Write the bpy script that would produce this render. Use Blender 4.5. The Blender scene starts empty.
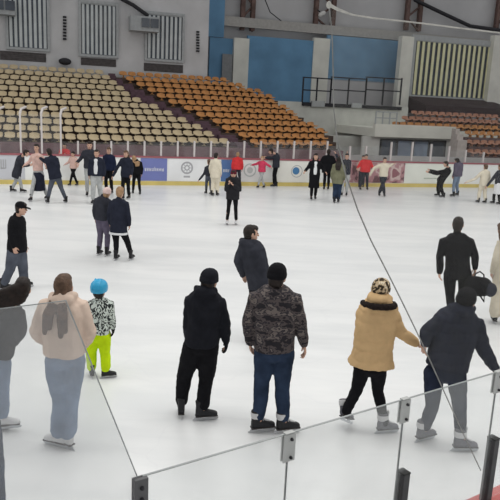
import bpy, math, random
from mathutils import Vector, Matrix, noise
random.seed(7)
V = Vector
PI = math.pi
scn = bpy.context.scene
COL = scn.collection

# ------------------------------------------------------------------ camera
F = 650.0
PITCH = math.radians(12.5)
ROLL = math.radians(2.7)
CAM = V((0, 0, 3.5))
fw = V((0, math.cos(PITCH), -math.sin(PITCH)))
r0 = V((1, 0, 0))
u0 = r0.cross(fw)
rt = r0 * math.cos(ROLL) + u0 * math.sin(ROLL)
up = rt.cross(fw)
cd = bpy.data.cameras.new('camera')
cam = bpy.data.objects.new('camera', cd)
COL.objects.link(cam)
cd.sensor_width = 36
cd.lens = F / 500 * 36
cd.clip_end = 300
M = Matrix((rt, up, -fw)).transposed().to_4x4()
M.translation = CAM
cam.matrix_world = M
scn.camera = cam


def ray(px, py):
    return (fw * F + rt * (px - 250) - up * (py - 250)).normalized()


def at(px, py, z=0.0):
    d = ray(px, py)
    return CAM + d * ((z - CAM.z) / d.z)


def on_plane(px, py, p0, n):
    d = ray(px, py)
    return CAM + d * ((p0 - CAM).dot(n) / d.dot(n))


def proj(p):
    q = p - CAM
    w = q.dot(fw)
    return 250 + F * q.dot(rt) / w, 250 - F * q.dot(up) / w


# ------------------------------------------------------------------ materials
MATS = {}


def nodes_of(name, color, rough, spec=0.3):
    m = bpy.data.materials.new(name)
    m.use_nodes = True
    nt = m.node_tree
    b = nt.nodes['Principled BSDF']
    b.inputs['Base Color'].default_value = (*color, 1)
    b.inputs['Roughness'].default_value = rough
    b.inputs['Specular IOR Level'].default_value = spec
    return m, nt, b


def mat(name, color, rough=0.8, var=0.12, scale=6.0, bump=0.0, bscale=60.0, metal=0.0, spec=0.25):
    """plain surface with a soft procedural variation and an optional fine bump"""
    if name in MATS:
        return MATS[name]
    m, nt, b = nodes_of(name, color, rough, spec)
    b.inputs['Metallic'].default_value = metal
    tc = nt.nodes.new('ShaderNodeTexCoord')
    if var:
        n = nt.nodes.new('ShaderNodeTexNoise')
        n.inputs['Scale'].default_value = scale
        n.inputs['Detail'].default_value = 4
        r = nt.nodes.new('ShaderNodeValToRGB')
        r.color_ramp.elements[0].position = 0.3
        r.color_ramp.elements[1].position = 0.7
        r.color_ramp.elements[0].color = (*[c * (1 - var) for c in color], 1)
        r.color_ramp.elements[1].color = (*[min(1, c * (1 + var)) for c in color], 1)
        nt.links.new(tc.outputs['Object'], n.inputs['Vector'])
        nt.links.new(n.outputs['Fac'], r.inputs['Fac'])
        nt.links.new(r.outputs['Color'], b.inputs['Base Color'])
    if bump:
        n2 = nt.nodes.new('ShaderNodeTexNoise')
        n2.inputs['Scale'].default_value = bscale
        bp = nt.nodes.new('ShaderNodeBump')
        bp.inputs['Strength'].default_value = bump
        bp.inputs['Distance'].default_value = 0.01
        nt.links.new(tc.outputs['Object'], n2.inputs['Vector'])
        nt.links.new(n2.outputs['Fac'], bp.inputs['Height'])
        nt.links.new(bp.outputs['Normal'], b.inputs['Normal'])
    MATS[name] = m
    return m


def ramp_mat(name, stops, scale=(1, 1, 1), nscale=10, detail=2, distort=0.0, rough=0.85, tex='noise'):
    """a pattern of hard-edged colours (camouflage, zebra, floral print)"""
    m, nt, b = nodes_of(name, (0.5, 0.5, 0.5), rough, 0.2)
    tc = nt.nodes.new('ShaderNodeTexCoord')
    mp = nt.nodes.new('ShaderNodeMapping')
    mp.inputs['Scale'].default_value = scale
    if tex == 'wave':
        n = nt.nodes.new('ShaderNodeTexWave')
        n.inputs['Distortion'].default_value = distort
        n.inputs['Detail Scale'].default_value = 1.6
    else:
        n = nt.nodes.new('ShaderNodeTexNoise')
        n.inputs['Distortion'].default_value = distort
    n.inputs['Scale'].default_value = nscale
    n.inputs['Detail'].default_value = detail
    r = nt.nodes.new('ShaderNodeValToRGB')
    r.color_ramp.interpolation = 'CONSTANT'
    cr = r.color_ramp
    cr.elements[0].position = 0.0
    cr.elements[0].color = (*stops[0][1], 1)
    cr.elements[1].position = stops[1][0]
    cr.elements[1].color = (*stops[1][1], 1)
    for p, c in stops[2:]:
        e = cr.elements.new(p)
        e.color = (*c, 1)
    nt.links.new(tc.outputs['Object'], mp.inputs['Vector'])
    nt.links.new(mp.outputs['Vector'], n.inputs['Vector'])
    nt.links.new(n.outputs['Fac'], r.inputs['Fac'])
    nt.links.new(r.outputs['Color'], b.inputs['Base Color'])
    return m


def cloth(name, c, rough=0.9, var=0.18):
    return mat('cloth_' + name, c, rough, var, 9, 0.25, 90, spec=0.12)


SKIN = mat('skin', (0.58, 0.36, 0.27), 0.6, 0.05)
BLACK = cloth('black', (0.014, 0.015, 0.020))
JET = cloth('jet', (0.009, 0.009, 0.011))
CHAR = cloth('charcoal', (0.035, 0.037, 0.048))
NAVY = cloth('navy', (0.020, 0.023, 0.037))
DKNAVY = cloth('dark_navy', (0.015, 0.020, 0.045))
GREYJ = cloth('grey', (0.10, 0.105, 0.13))
COATGREY = cloth('coat_grey', (0.022, 0.022, 0.026))
TAN = cloth('tan', (0.62, 0.42, 0.22), var=0.07)
BEIGE = cloth('beige', (0.66, 0.52, 0.43), var=0.06)
CREAM = cloth('cream', (0.68, 0.62, 0.50), var=0.08)
WHITE = cloth('white', (0.72, 0.73, 0.74), var=0.06)
LTGREY = cloth('light_grey', (0.42, 0.43, 0.43))
JEANB = mat('denim_blue', (0.024, 0.038, 0.070), 0.9, 0.45, 5, 0.3, 120, spec=0.1)
JEANL = mat('denim_light', (0.20, 0.26, 0.36), 0.9, 0.25, 5, 0.3, 120, spec=0.1)
JEANG = mat('denim_grey', (0.085, 0.095, 0.12), 0.9, 0.3, 5, 0.3, 120, spec=0.1)
JEAND = mat('denim_dark', (0.018, 0.023, 0.042), 0.9, 0.4, 5, 0.3, 120, spec=0.1)
MAUVE = cloth('mauve', (0.115, 0.10, 0.145))
PINK = cloth('pink', (0.62, 0.42, 0.37))
RED = cloth('red', (0.62, 0.045, 0.05))
ROSE = cloth('rose', (0.60, 0.06, 0.12))
DKRED = cloth('dark_red', (0.12, 0.018, 0.03))
OLIVE = cloth('olive', (0.17, 0.17, 0.11))
BROWNC = cloth('brown', (0.20, 0.13, 0.08))
NEON = cloth('neon', (0.58, 0.80, 0.01), var=0.1)
CAMO = ramp_mat('camouflage', [(0, (0.022, 0.020, 0.024)), (0.44, (0.085, 0.070, 0.070)), (0.52, (0.035, 0.032, 0.038)),
                               (0.58, (0.16, 0.135, 0.125)), (0.66, (0.05, 0.045, 0.05))], (1, 1, 1.7), 9, 3)
ZEBRA = ramp_mat('zebra', [(0, (0.03, 0.035, 0.035)), (0.5, (0.66, 0.72, 0.66))], (1, 1, .7), 22, 1, 2.2)
LEOPARD = ramp_mat('leopard', [(0, (0.04, 0.03, 0.02)), (0.5, (0.50, 0.38, 0.24)), (0.66, (0.75, 0.66, 0.5))], (1, 1, 1), 26, 1)
HAIRD = mat('hair_dark', (0.018, 0.012, 0.010), 0.6, 0.4, 20, 0.5, 80, spec=0.3)
HAIRB = mat('hair_brown', (0.105, 0.062, 0.040), 0.6, 0.4, 20, 0.5, 80, spec=0.3)
HAIRF = mat('hair_fair', (0.36, 0.22, 0.12), 0.6, 0.3, 20, 0.5, 80, spec=0.3)
FUR = mat('fur', (0.015, 0.010, 0.009), 0.95, 0.5, 60, 0.8, 120)
BOOTB = mat('boot_black', (0.02, 0.02, 0.023), 0.5, 0.2)
BOOTW = mat('boot_white', (0.62, 0.62, 0.63), 0.5, 0.1)
BOOTG = mat('boot_grey', (0.12, 0.12, 0.14), 0.5, 0.3)
STEEL = mat('steel', (0.55, 0.57, 0.6), 0.3, 0.05, metal=0.9)
HOLDER = mat('blade_holder', (0.55, 0.56, 0.58), 0.5, 0.05)
SOLE = mat('sole', (0.05, 0.045, 0.045), 0.6, 0.1)
EYE = mat('eye', (0.03, 0.02, 0.02), 0.2, 0)
LIP = mat('lip', (0.42, 0.16, 0.14), 0.6, 0)
HELM = mat('helmet_blue', (0.03, 0.36, 0.62), 0.35, 0.08, spec=0.4)


# ------------------------------------------------------------------ mesh helpers
class MB:
    def __init__(s):
        s.v = []
        s.f = []

    def add(s, vs, fs):
        o = len(s.v)
        s.v += [V(p) for p in vs]
        s.f += [tuple(i + o for i in f) for f in fs]

    def box(s, c, h, R=None):
        c = V(c)
        vs = []
        for z in (-1, 1):
            for y in (-1, 1):
                for x in (-1, 1):
                    p = V((x * h[0], y * h[1], z * h[2]))
                    vs.append(c + (R @ p if R else p))
        s.add(vs, [(0, 2, 3, 1), (4, 5, 7, 6), (0, 1, 5, 4), (2, 6, 7, 3), (0, 4, 6, 2), (1, 3, 7, 5)])

    def loft(s, rings):
        """rings: (centre, vector A, vector B); closed at both ends"""
        n = 18
        vs = []
        for c, A, B in rings:
            for i in range(n):
                a = 2 * PI * i / n
                ca, sa = math.cos(a), math.sin(a)
                vs.append(c + A * (abs(ca) ** .85 * (1 if ca >= 0 else -1)) + B * (abs(sa) ** .85 * (1 if sa >= 0 else -1)))
        m = len(rings)
        fs = []
        for k in range(m - 1):
            for i in range(n):
                j = (i + 1) % n
                fs.append((k * n + i, k * n + j, (k + 1) * n + j, (k + 1) * n + i))
        vs += [rings[0][0], rings[-1][0]]
        for i in range(n):
            j = (i + 1) % n
            fs.append((m * n, j, i))
            fs.append((m * n + 1, (m - 1) * n + i, (m - 1) * n + j))
        s.add(vs, fs)

    def tube(s, pts, rad, flat=1.0, side=None, caps=True):
        """tapered tube through pts with rounded ends; flat squashes it across `side`"""
        pts = [V(p) for p in pts]
        rings = []
        ref = None
        n = len(pts)
        for i in range(n):
            d = ((pts[min(i + 1, n - 1)] - pts[max(i - 1, 0)])).normalized()
            if ref is None:
                ref = side.copy() if side is not None else (V((0, 0, 1)) if abs(d.z) < .8 else V((0, 1, 0)))
            A = (ref - d * ref.dot(d))
            A = A.normalized() if A.length > 1e-6 else d.orthogonal().normalized()
            ref = A
            B = d.cross(A)
            rings.append((pts[i], d, A, B, rad[i]))
        out = []
        if caps:
            c, d, A, B, r = rings[0]
            out += [(c - d * r * .92, A * r * .35, B * r * .35 * flat), (c - d * r * .6, A * r * .78, B * r * .78 * flat)]
        out += [(c, A * r, B * r * flat) for c, d, A, B, r in rings]
        if caps:
            c, d, A, B, r = rings[-1]
            out += [(c + d * r * .6, A * r * .78, B * r * .78 * flat), (c + d * r * .92, A * r * .35, B * r * .35 * flat)]
        s.loft(out)

    def ball(s, c, a, b, h, nz=9):
        """ellipsoid, a and b and h are vectors of its half axes"""
        rr = []
        for k in range(nz):
            t = -PI / 2 + PI * (k + .5) / nz
            rr.append((V(c) + h * math.sin(t), a * math.cos(t), b * math.cos(t)))
        s.loft(rr)

    def mesh(s, name, m, smooth=False):
        me = bpy.data.meshes.new(name)
        me.from_pydata([tuple(v) for v in s.v], [], s.f)
        me.update()
        if smooth:
            me.polygons.foreach_set('use_smooth', [True] * len(me.polygons))
        if m:
            me.materials.append(m)
        return me

    def obj(s, name, m, parent=None, loc=(0, 0, 0), rz=0, smooth=False, bevel=0):
        return link(name, s.mesh(name, m, smooth), parent, loc, rz, bevel)


def link(name, me, parent=None, loc=(0, 0, 0), rz=0, bevel=0):
    o = bpy.data.objects.new(name, me)
    COL.objects.link(o)
    o.location = loc
    o.rotation_euler = (0, 0, rz)
    if parent:
        o.parent = parent
    if bevel:
        b = o.modifiers.new('bevel', 'BEVEL')
        b.width = bevel
        b.segments = 2
    return o


def fuse(mb, name, m, voxel, smooth=3, disp=None):
    """one continuous skin around all the lofts of mb"""
    me = mb.mesh(name, None)
    t = bpy.data.objects.new('tmp', me)
    COL.objects.link(t)
    r = t.modifiers.new('r', 'REMESH')
    r.mode = 'VOXEL'
    r.voxel_size = voxel
    if smooth:
        q = t.modifiers.new('s', 'SMOOTH')
        q.factor = .5
        q.iterations = smooth
    dg = bpy.context.evaluated_depsgraph_get()
    ev = t.evaluated_get(dg)
    out = bpy.data.meshes.new_from_object(ev, depsgraph=dg)
    bpy.data.objects.remove(t)
    bpy.data.meshes.remove(me)
    out.name = name
    out.materials.clear()
    out.materials.append(m)
    if disp:
        ns = [v.normal.copy() for v in out.vertices]
        for v, n in zip(out.vertices, ns):
            v.co += n * disp(v.co)
    out.polygons.foreach_set('use_smooth', [True] * len(out.polygons))
    out.update()
    return out


def tag(o, label=None, cat=None, group=None, kind=None):
    if label: o['label'] = label
    if cat: o['category'] = cat
    if group: o['group'] = group
    if kind: o['kind'] = kind
    return o


def empty(name, loc, label=None, cat=None, group=None, kind=None, rz=0):
    o = bpy.data.objects.new(name, None)
    COL.objects.link(o)
    o.location = loc
    o.rotation_euler = (0, 0, rz)
    return tag(o, label, cat, group, kind)


def lerp(a, b, t):
    return a + (b - a) * t


def folds(amp, fr=9.0, seed=0.0, quilt=0.0, pitch=.11):
    def d(co):
        n = noise.noise(V((co.x * fr, co.y * fr, co.z * fr * .55)) + V((seed, seed * 1.7, 0)))
        n2 = noise.noise(V((co.x * fr * 2.6, co.y * fr * 2.6, co.z * fr * 2.0)) + V((seed, 3, 9)))
        r = amp * (n + .45 * n2)
        if quilt:
            w = abs(math.sin(PI * (co.z + .02 * n) / pitch))
            r += quilt * (w ** .5 - .75)
        return r
    return d


# ------------------------------------------------------------------ ice skates
BOOT = {}


def boot_meshes(key):
    if key in BOOT:
        return BOOT[key]
    m = {'b': BOOTB, 'w': BOOTW, 'g': BOOTG}[key]
    a = MB()
    X, Y, Z = V((1, 0, 0)), V((0, 1, 0)), V((0, 0, 1))
    rows = [(-.078, .105, .020, .03), (-.065, .10, .036, .045), (-.02, .102, .041, .05), (.04, .098, .041, .045), (.10, .086, .045, .034),
            (.15, .078, .042, .027), (.178, .073, .026, .018)]
    a.loft([(V((0, y, z)), X * w, Z * h) for y, z, w, h in rows])
    a.loft([(V((0, -.030, .07)), X * .040, Y * .05), (V((0, -.026, .13)), X * .041, Y * .052), (V((0, -.022, .18)), X * .044, Y * .054),
            (V((0, -.022, .235)), X * .052, Y * .062), (V((0, -.022, .25)), X * .046, Y * .056)])
    b = fuse(a, 'ice_skate', m, .009, 3)
    s = MB()
    s.box((0, .05, .0555), (.036, .128, .006))
    bl = MB()
    prof = [(-.115, .012), (-.10, 0), (.16, 0), (.185, .008), (.195, .028), (.13, .03), (.11, .05), (.07, .05), (.055, .024), (-.01, .024),
            (-.03, .05), (-.075, .05), (-.09, .026)]
    n = len(prof)
    vs = [(x, y, z) for x in (-.003, .003) for y, z in prof]
    fs = [tuple(range(n))[::-1], tuple(range(n, 2 * n))]
    fs += [(i, (i + 1) % n, n + (i + 1) % n, n + i) for i in range(n)]
    bl.add(vs, fs)
    t = MB()
    for k in range(5):
        t.box((0, .02 + .018 * k - .012 * k, .135 - .012 * (4 - k) * -1), (.026, .004, .003))
    t.tube([(0, .115, .118), (0, .075, .132), (0, .045, .155), (0, .036, .20), (0, .040, .262)], [.014, .017, .019, .02, .018], .5, V((1, 0, 0)))
    t.loft([(V((0, -.022, z)), X * (.047 + k * .008), Y * (.057 + k * .008)) for z, k in ((.165, 0), (.18, .6), (.215, 1), (.23, .8))])
    BOOT[key] = (b, s.mesh('sole', SOLE), bl.mesh('blade', STEEL if key != 'b' else HOLDER),
                 t.mesh('tongue', BOOTW, True))
    return BOOT[key]


def skate(parent, loc, yaw, key, s, pitch=0.0, tongue=False):
    b, so, bl, t = boot_meshes(key)
    o = link('ice_skate', b, parent, loc, 0)
    o.rotation_mode = 'ZXY'
    o.rotation_euler = (pitch, 0, yaw)
    o.scale = (s, s, s)
    for nm, me in (('sole', so), ('blade', bl)) + ((('tongue', t),) if tongue else ()):
        link(nm, me, o)
    return o


# ------------------------------------------------------------------ people
def hand(mb, wr, d, side, s, curl=.5, thumb=1, th=1.0):
    """palm, four unequal fingers and a thumb, each bent at its knuckles"""
    d = d.normalized()
    side = (side - d * side.dot(d)).normalized()
    nrm = d.cross(side) * thumb
    L = s
    mb.loft([(wr - d * .02 * L, side * .026 * L, nrm * .020 * L), (wr + d * .02 * L, side * .033 * L * th, nrm * .016 * L * th), (wr + d * .06 * L, side * .041 * L * th, nrm * .015 * L * th),
             (wr + d * .088 * L, side * .041 * L, nrm * .012 * L), (wr + d * .096 * L, side * .034 * L, nrm * .008 * L)])
    for k, (o, l) in enumerate(((-.033, .060), (-.0115, .074), (.0115, .080), (.033, .070))):
        p = wr + d * .080 * L + side * o * L
        dirv = (d + side * o * 3.0).normalized()
        pts = [p]
        a = .15
        for q in range(3):
            a += curl * (.55 + .1 * k)
            v = dirv * math.cos(a) + nrm * math.sin(a)
            p = p + v * l * L * (.45, .32, .26)[q]
            pts.append(p)
        mb.tube(pts, [.0092 * L * th, .0088 * L * th, .008 * L * th, .007 * L * th])
    p = wr + d * .025 * L + side * .030 * L
    v = (side * .8 + d * .55 + nrm * .35).normalized()
    p2 = p + v * .038 * L
    p3 = p2 + (v * .4 + d * .8 + nrm * .2).normalized() * .03 * L
    p4 = p3 + (d + nrm * .4).normalized() * .024 * L
    mb.tube([p, p2, p3, p4], [.013 * L * th, .0105 * L * th, .0095 * L * th, .008 * L * th])


BODY = [(-.17, .075, .075), (-.10, .135, .105), (0, .160, .115), (.2, .140, .10), (.36, .130, .095), (.58, .150, .108), (.78, .165, .108),
        (.90, .150, .092), (.97, .105, .075), (1.02, .065, .06)]


def axes(P, N, Lp, Ln, t):
    u = (N - P).normalized()
    lat = lerp(Lp, Ln, min(max(t, 0), 1))
    lat = (lat - u * lat.dot(u)).normalized()
    return u, lat, u.cross(lat)


def spine_pt(P, N, t, bow=0.0):
    L = (N - P).length
    u = (N - P).normalized()
    if t >= 0:
        return P + (N - P) * t
    return P + (-u * .35 + V((0, 0, -1)) * .65) * (-t) * L


def person(label, feet, top=None, h=None, yaw=0.0, j=None, upper=None, lower=None, bulk=.03, hem=-.12, hoodup=0, flare=.0, sleeve=1.0, legw=1.0,
           cuff=1.0, boot='b', fdir=None, lift=(0, 0), fpitch=(0, 0), head_yaw=None, hair='short', hairm=None, hat=None, hatm=None, glove=None,
           near=False, quilt=0.0, hood=False, lean=(0, 0), arms='down', face=False, child=False, inner=None, skirt=None, scarf=None,
           hips=None, width=1.0, tongue=False, stripe=None, cone=0.0, behind=False, head_tilt=(0, 0)):
    """feet: ground pixels of left and right foot (or one point between them); yaw 0 looks away from the camera, + turns left"""
    j = j or {}
    if len(feet) == 2 and not isinstance(feet[0], tuple):
        if feet[1] is None:                     # hidden feet: find the ground from the top of the head and the height
            lo, hi = feet_guess(feet[0], top, h)
            feet = (feet[0], lo)
        c = at(*feet)
        lat = V((math.cos(yaw), math.sin(yaw), 0))
        fwd0 = V((-math.sin(yaw), math.cos(yaw), 0))
        sp = .095 * (.7 if child else 1)
        GL, GR = c - lat * sp - fwd0 * .04, c + lat * sp + fwd0 * .04
    else:
        GL, GR = at(*feet[0]), at(*feet[1])
    off = (GL + GR) / 2 - O
    dv = off.dot(ev)
    lim = -.38
    if behind:
        sh_ = ev * (1.0 - dv)
        GL = GL + sh_; GR = GR + sh_
    elif dv > lim:
        sh_ = ev * (lim - dv)
        GL = GL + sh_; GR = GR + sh_
    c = (GL + GR) / 2
    B = V((c.x, c.y, 0))
    yp = V((0, 1, 0))
    # stature from the top of the head
    if h is None:
        tx = j['head'][0] if 'head' in j else proj(c + V((0, 0, 1)))[0]
        h = on_plane(tx, top, B, yp).z
        h = max(h, .8)
    s = h / 1.80
    if 'stat' in j:
        s = j['stat'] / 1.80
    lat = V((math.cos(yaw), math.sin(yaw), 0))
    fwd = V((-math.sin(yaw), math.cos(yaw), 0))
    Z = V((0, 0, 1))

    def J(k, default):
        if k in j:
            q = j[k]
            return on_plane(q[0], q[1], B + yp * (q[2] if len(q) > 2 else 0), yp)
        return default
    lsc = 1.0
    aL = GL + Z * (.13 * s + lift[0])
    aR = GR + Z * (.13 * s + lift[1])
    aL = V(J('anL', aL)); aR = V(J('anR', aR))
    P = B + Z * .955 * s
    if hips: P = P + V((hips[0], hips[1], hips[2] if len(hips) > 2 else 0))
    hL = J('hiL', P - lat * .085 * s)
    hR = J('hiR', P + lat * .085 * s)
    P = (hL + hR) / 2 + Z * .02 * s
    N = J('neck', P + Z * .53 * s + V((lean[0], lean[1], -.5 * (lean[0] ** 2 + lean[1] ** 2))))
    u = (N - P).normalized()
    shL = J('shL', N - lat * .165 * s * width - u * .075 * s)
    shR = J('shR', N + lat * .165 * s * width - u * .075 * s)
    Ln = (shR - shL).normalized()
    Lp = (hR - hL)
    Lp = Lp.normalized() if Lp.length > .05 else Ln
    if Lp.dot(Ln) < .2: Lp = Ln
    fN = u.cross(Ln)
    hd = J('head', N + u * .11 * s + Z * .05 * s + fN * .02 + V((head_tilt[0], head_tilt[1], 0)))

    def arm(sd, sh, kind):
        o = Ln * (1 if sd == 'R' else -1)
        if kind == 'down':
            e = sh - Z * .27 * s + o * .07 * s - fN * .02
            w = e - Z * .235 * s + fN * .07 * s - o * .0
        elif kind == 'pocket':
            e = sh - Z * .25 * s + o * .12 * s - fN * .05 * s
            w = e - Z * .17 * s + fN * .15 * s - o * .06 * s
        elif kind == 'out':
            e = sh - Z * .12 * s + o * .24 * s
            w = e - Z * .06 * s + o * .2 * s + fN * .1 * s
        elif kind == 'front':
            e = sh - Z * .22 * s + o * .06 * s + fN * .10 * s
            w = e + Z * .08 * s - o * .08 * s + fN * .22 * s
        elif kind == 'forward':
            e = sh - Z * .10 * s + fN * .25 * s
            w = e + fN * .23 * s + Z * .02
        elif kind == 'half':
            e = sh - Z * .22 * s + o * .13 * s
            w = e - Z * .10 * s + o * .10 * s + fN * .16 * s
        return e, w
    ak = arms if isinstance(arms, tuple) else (arms, arms)
    e, w = arm('L', shL, ak[0])
    elL, wrL = J('elL', e), J('wrL', w)
    e, w = arm('R', shR, ak[1])
    elR, wrR = J('elR', e), J('wrR', w)
    knL = J('knL', (hL + aL) / 2 + fwd * .05 * s + V((0, 0, .0)))
    knR = J('knR', (hR + aR) / 2 + fwd * .05 * s)
    # everything below is built relative to the base point B
    for q in (P, N, hL, hR, shL, shR, hd, elL, elR, wrL, wrR, knL, knR, aL, aR, GL, GR):
        q -= B
    hy = yaw if head_yaw is None else head_yaw
    hf = V((-math.sin(hy), math.cos(hy), 0))
    hu = ((hd - N).normalized() * .35 + Z).normalized()
    hf = (hf - hu * hf.dot(hu)).normalized()
    hl = hf.cross(hu)
    hs = s ** .75 * (1.04 if not child else 1.17)
    vox = .0065 if near else .011
    cv = .011 if near else .016
    # ---- body
    mb = MB()
    rings = []
    for t, a, b in BODY:
        uu, la, ff = axes(P, N, Lp, Ln, t)
        rings.append((spine_pt(P, N, t) , la * a * s, ff * b * s))
    mb.loft(rings)
    mb.tube([N - u * .04 * s, lerp(N, hd, .5), hd - hf * .01], [.060 * s, .053 * s, .05 * s])
    mb.tube([shL + Ln * .04 * s, shL, lerp(shL, elL, .5), elL, lerp(elL, wrL, .3), wrL],
            [.05 * s, .053 * s, .045 * s, .038 * s, .038 * s, .026 * s])
    mb.tube([shR - Ln * .04 * s, shR, lerp(shR, elR, .5), elR, lerp(elR, wrR, .3), wrR],
            [.05 * s, .053 * s, .045 * s, .038 * s, .038 * s, .026 * s])
    hand(mb, wrL, wrL - elL, fN, s * (.9 if glove else 1), .42, 1)
    hand(mb, wrR, wrR - elR, fN, s * (.9 if glove else 1), .42, -1)
    for hp, kn, an in ((hL, knL, aL), (hR, knR, aR)):
        mb.tube([hp + Z * .02, lerp(hp, kn, .45), kn, lerp(kn, an, .35), an], [.088 * s, .075 * s, .052 * s, .054 * s, .036 * s])
        mb.tube([an, an - Z * .03], [.036 * s, .034 * s])
    # head with jaw, nose and ears
    rr = []
    for z, a, b, oy in ((-.122, .022, .028, .046), (-.110, .042, .050, .030), (-.085, .056, .070, .016), (-.055, .065, .082, .006), (-.02, .071, .091, 0),
                        (.02, .075, .097, -.003), (.06, .073, .095, -.004), (.09, .060, .080, -.004), (.112, .036, .050, -.004), (.120, .014, .02, -.004)):
        rr.append((hd + hu * z * hs + hf * oy * hs, hl * a * hs, hf * b * hs))
    mb.loft(rr)
    mb.tube([hd + hf * .090 * hs + hu * .012 * hs, hd + hf * .104 * hs - hu * .012 * hs, hd + hf * .110 * hs - hu * .030 * hs], [.009 * hs, .011 * hs, .014 * hs])
    for q in (-1, 1):
        mb.ball(hd + hl * q * .077 * hs - hu * .008 * hs - hf * .004, hl * .011 * hs, hf * .019 * hs, hu * .032 * hs, 6)
    body = fuse(mb, 'person', SKIN, vox, 2 if near else 1)
    root = link('person', body, None, B)
    tag(root, label, 'person', 'skaters on the ice' if not behind else None)
    if face:
        for q in (-1, 1):
            e = MB()
            e.ball(hd + hl * q * .031 * hs + hf * .086 * hs + hu * .006 * hs, hl * .014 * hs, hf * .012 * hs, hu * .009 * hs, 6)
            e.obj('eye', EYE, root, smooth=True)
        e = MB()
        e.tube([hd + hl * -.022 * hs + hf * .083 * hs - hu * .062 * hs, hd + hf * .094 * hs - hu * .064 * hs, hd + hl * .022 * hs + hf * .083 * hs - hu * .062 * hs], [.004, .008 * hs, .004])
        e.obj('mouth', LIP, root, smooth=True)
    # ---- trousers
    sd = random.random() * 50
    lw = legw
    mb = MB()
    rings = []
    for t, a, b in ((-.17, .10, .09), (-.10, .160, .125), (0, .178, .132), (.14, .165, .12)):
        uu, la, ff = axes(P, N, Lp, Ln, t)
        rings.append((spine_pt(P, N, t), la * a * s * min(width, 1.05), ff * b * s))
    mb.loft(rings)
    for hp, kn, an in ((hL, knL, aL), (hR, knR, aR)):
        end = an + (kn - an).normalized() * (.055 if not (fpitch[0] or fpitch[1]) else .0) * s
        mb.tube([hp + Z * .01, lerp(hp, kn, .45), kn, lerp(kn, an, .4), end],
                [.105 * s * (lw * .5 + .5), .090 * s * lw, .068 * s * lw, .066 * s * lw, .056 * s * lw * cuff], caps=True)
    me = fuse(mb, 'trousers', lower, cv, 2, folds(.010 if near else .008, 11, sd))
    link('trousers', me, root)
    # ---- jacket
    mb = MB()
    rings = []
    b0 = bulk * s
    rows = [(hem, .150 + flare, .112 + flare * .8)] + [r for r in ((-.12, .160, .118), (0, .163, .118), (.2, .152, .108), (.36, .148, .104), (.58, .160, .112), (.78, .168, .112),
            (.90, .155, .098), (.97, .125, .085), (1.03, .085, .068)) if r[0] > hem + .03]
    if hem < -.3:
        rows.insert(1, (hem * .5, .158 + flare * .6, .116 + flare * .5))
    for i, (t, a, b) in enumerate(rows):
        uu, la, ff = axes(P, N, Lp, Ln, t)
        w_ = width * (1 + cone * (1 - max(t, 0)))
        rings.append((spine_pt(P, N, t), la * (a * s * w_ + b0), ff * (b * s + b0)))
    c0, A0, B0 = rings[0]
    rings.insert(0, (c0, A0 * .9, B0 * .9))
    mb.loft(rings)
    slv = sleeve
    for sh, el, wr, o in ((shL, elL, wrL, -1), (shR, elR, wrR, 1)):
        w2 = lerp(el, wr, .97)
        mb.tube([sh - Ln * o * .05 * s, sh, lerp(sh, el, .5), el, lerp(el, wr, .5), w2],
                [(.055 * s + b0 * .42) * k for k in (1.05, 1.08, .95, .84 * slv, .80 * slv, .62 * slv)])
    if hood:
        bk = -fN
        mb.ball(N + bk * .085 * s + u * .0 * s + Z * .02, Ln * .125 * s, fN * .065 * s, u * .075 * s)
        mb.tube([N + Ln * -.09 * s + fN * .04 * s + u * .035 * s, N - Ln * .10 * s - fN * .03 * s + u * .045 * s, N - fN * .085 * s + u * .055 * s,
                 N + Ln * .10 * s - fN * .03 * s + u * .045 * s, N + Ln * .09 * s + fN * .04 * s + u * .035 * s], [.035 * s, .045 * s, .05 * s, .045 * s, .035 * s])
    else:
        mb.tube([N - u * .01 - fN * .015, N + u * .045 * s - fN * .01], [.068 * s, .060 * s])
    if hoodup:
        mb.ball(hd - hu * .075 * hs - hf * .035 * hs, hl * .125 * hs * hoodup, hf * .125 * hs * hoodup, hu * .095 * hs * hoodup)
    me = fuse(mb, 'jacket', upper, cv, 2, folds(.012 if near else .008, 9, sd + 5, quilt))
    link('jacket', me, root)
    if inner:
        mb = MB()
        rings = []
        for t, a, b in ((.02, .07, .05), (.4, .075, .05), (.9, .07, .04), (.98, .04, .03)):
            uu, la, ff = axes(P, N, Lp, Ln, t)
            rings.append((spine_pt(P, N, t) + ff * (.075 * s + b0), la * a * s, ff * b * s))
        mb.loft(rings)
        link('shirt', fuse(mb, 'shirt', inner, cv, 2), root)
    if skirt:
        mb = MB()
        rings = []
        for t, a in ((-.95, .21), (-.5, .20), (-.1, .19), (.05, .165)):
            uu, la, ff = axes(P, N, Lp, Ln, t)
            rings.append((spine_pt(P, N, t), la * a * s, ff * a * .85 * s))
        mb.loft(rings)
        link('skirt', fuse(mb, 'skirt', skirt, cv, 1, folds(.012, 12, sd)), root)
    if stripe:
        mb = MB()
        for q in (0, 1):
            uu, la, ff = axes(P, N, Lp, Ln, hem)
        cc = spine_pt(P, N, hem + .05)
        mb.loft([(cc - Z * .022, la * (.165 * s * width + b0 + .012), ff * (.122 * s + b0 + .012)), (cc + Z * .022, la * (.165 * s * width + b0 + .012), ff * (.122 * s + b0 + .012))])
        mb.obj('hem_band', stripe, root, smooth=False)
    if scarf:
        mb = MB()
        mb.tube([N + V((0, 0, 0)) + Ln * 1.0 * (.165 * s * math.cos(a_)) + fN * (.175 * s * math.sin(a_)) + u * (-.025 - .02 * math.sin(a_)) * s for a_ in
                 [PI * .82 + PI * 1.36 * k_ / 12 for k_ in range(13)]], [.022 * s] + [.036 * s] * 11 + [.022 * s])
        tag(link('collar', fuse(mb, 'collar', scarf, .01, 1, folds(.008, 40, 1)), root), 'dark brown fur collar')
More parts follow.
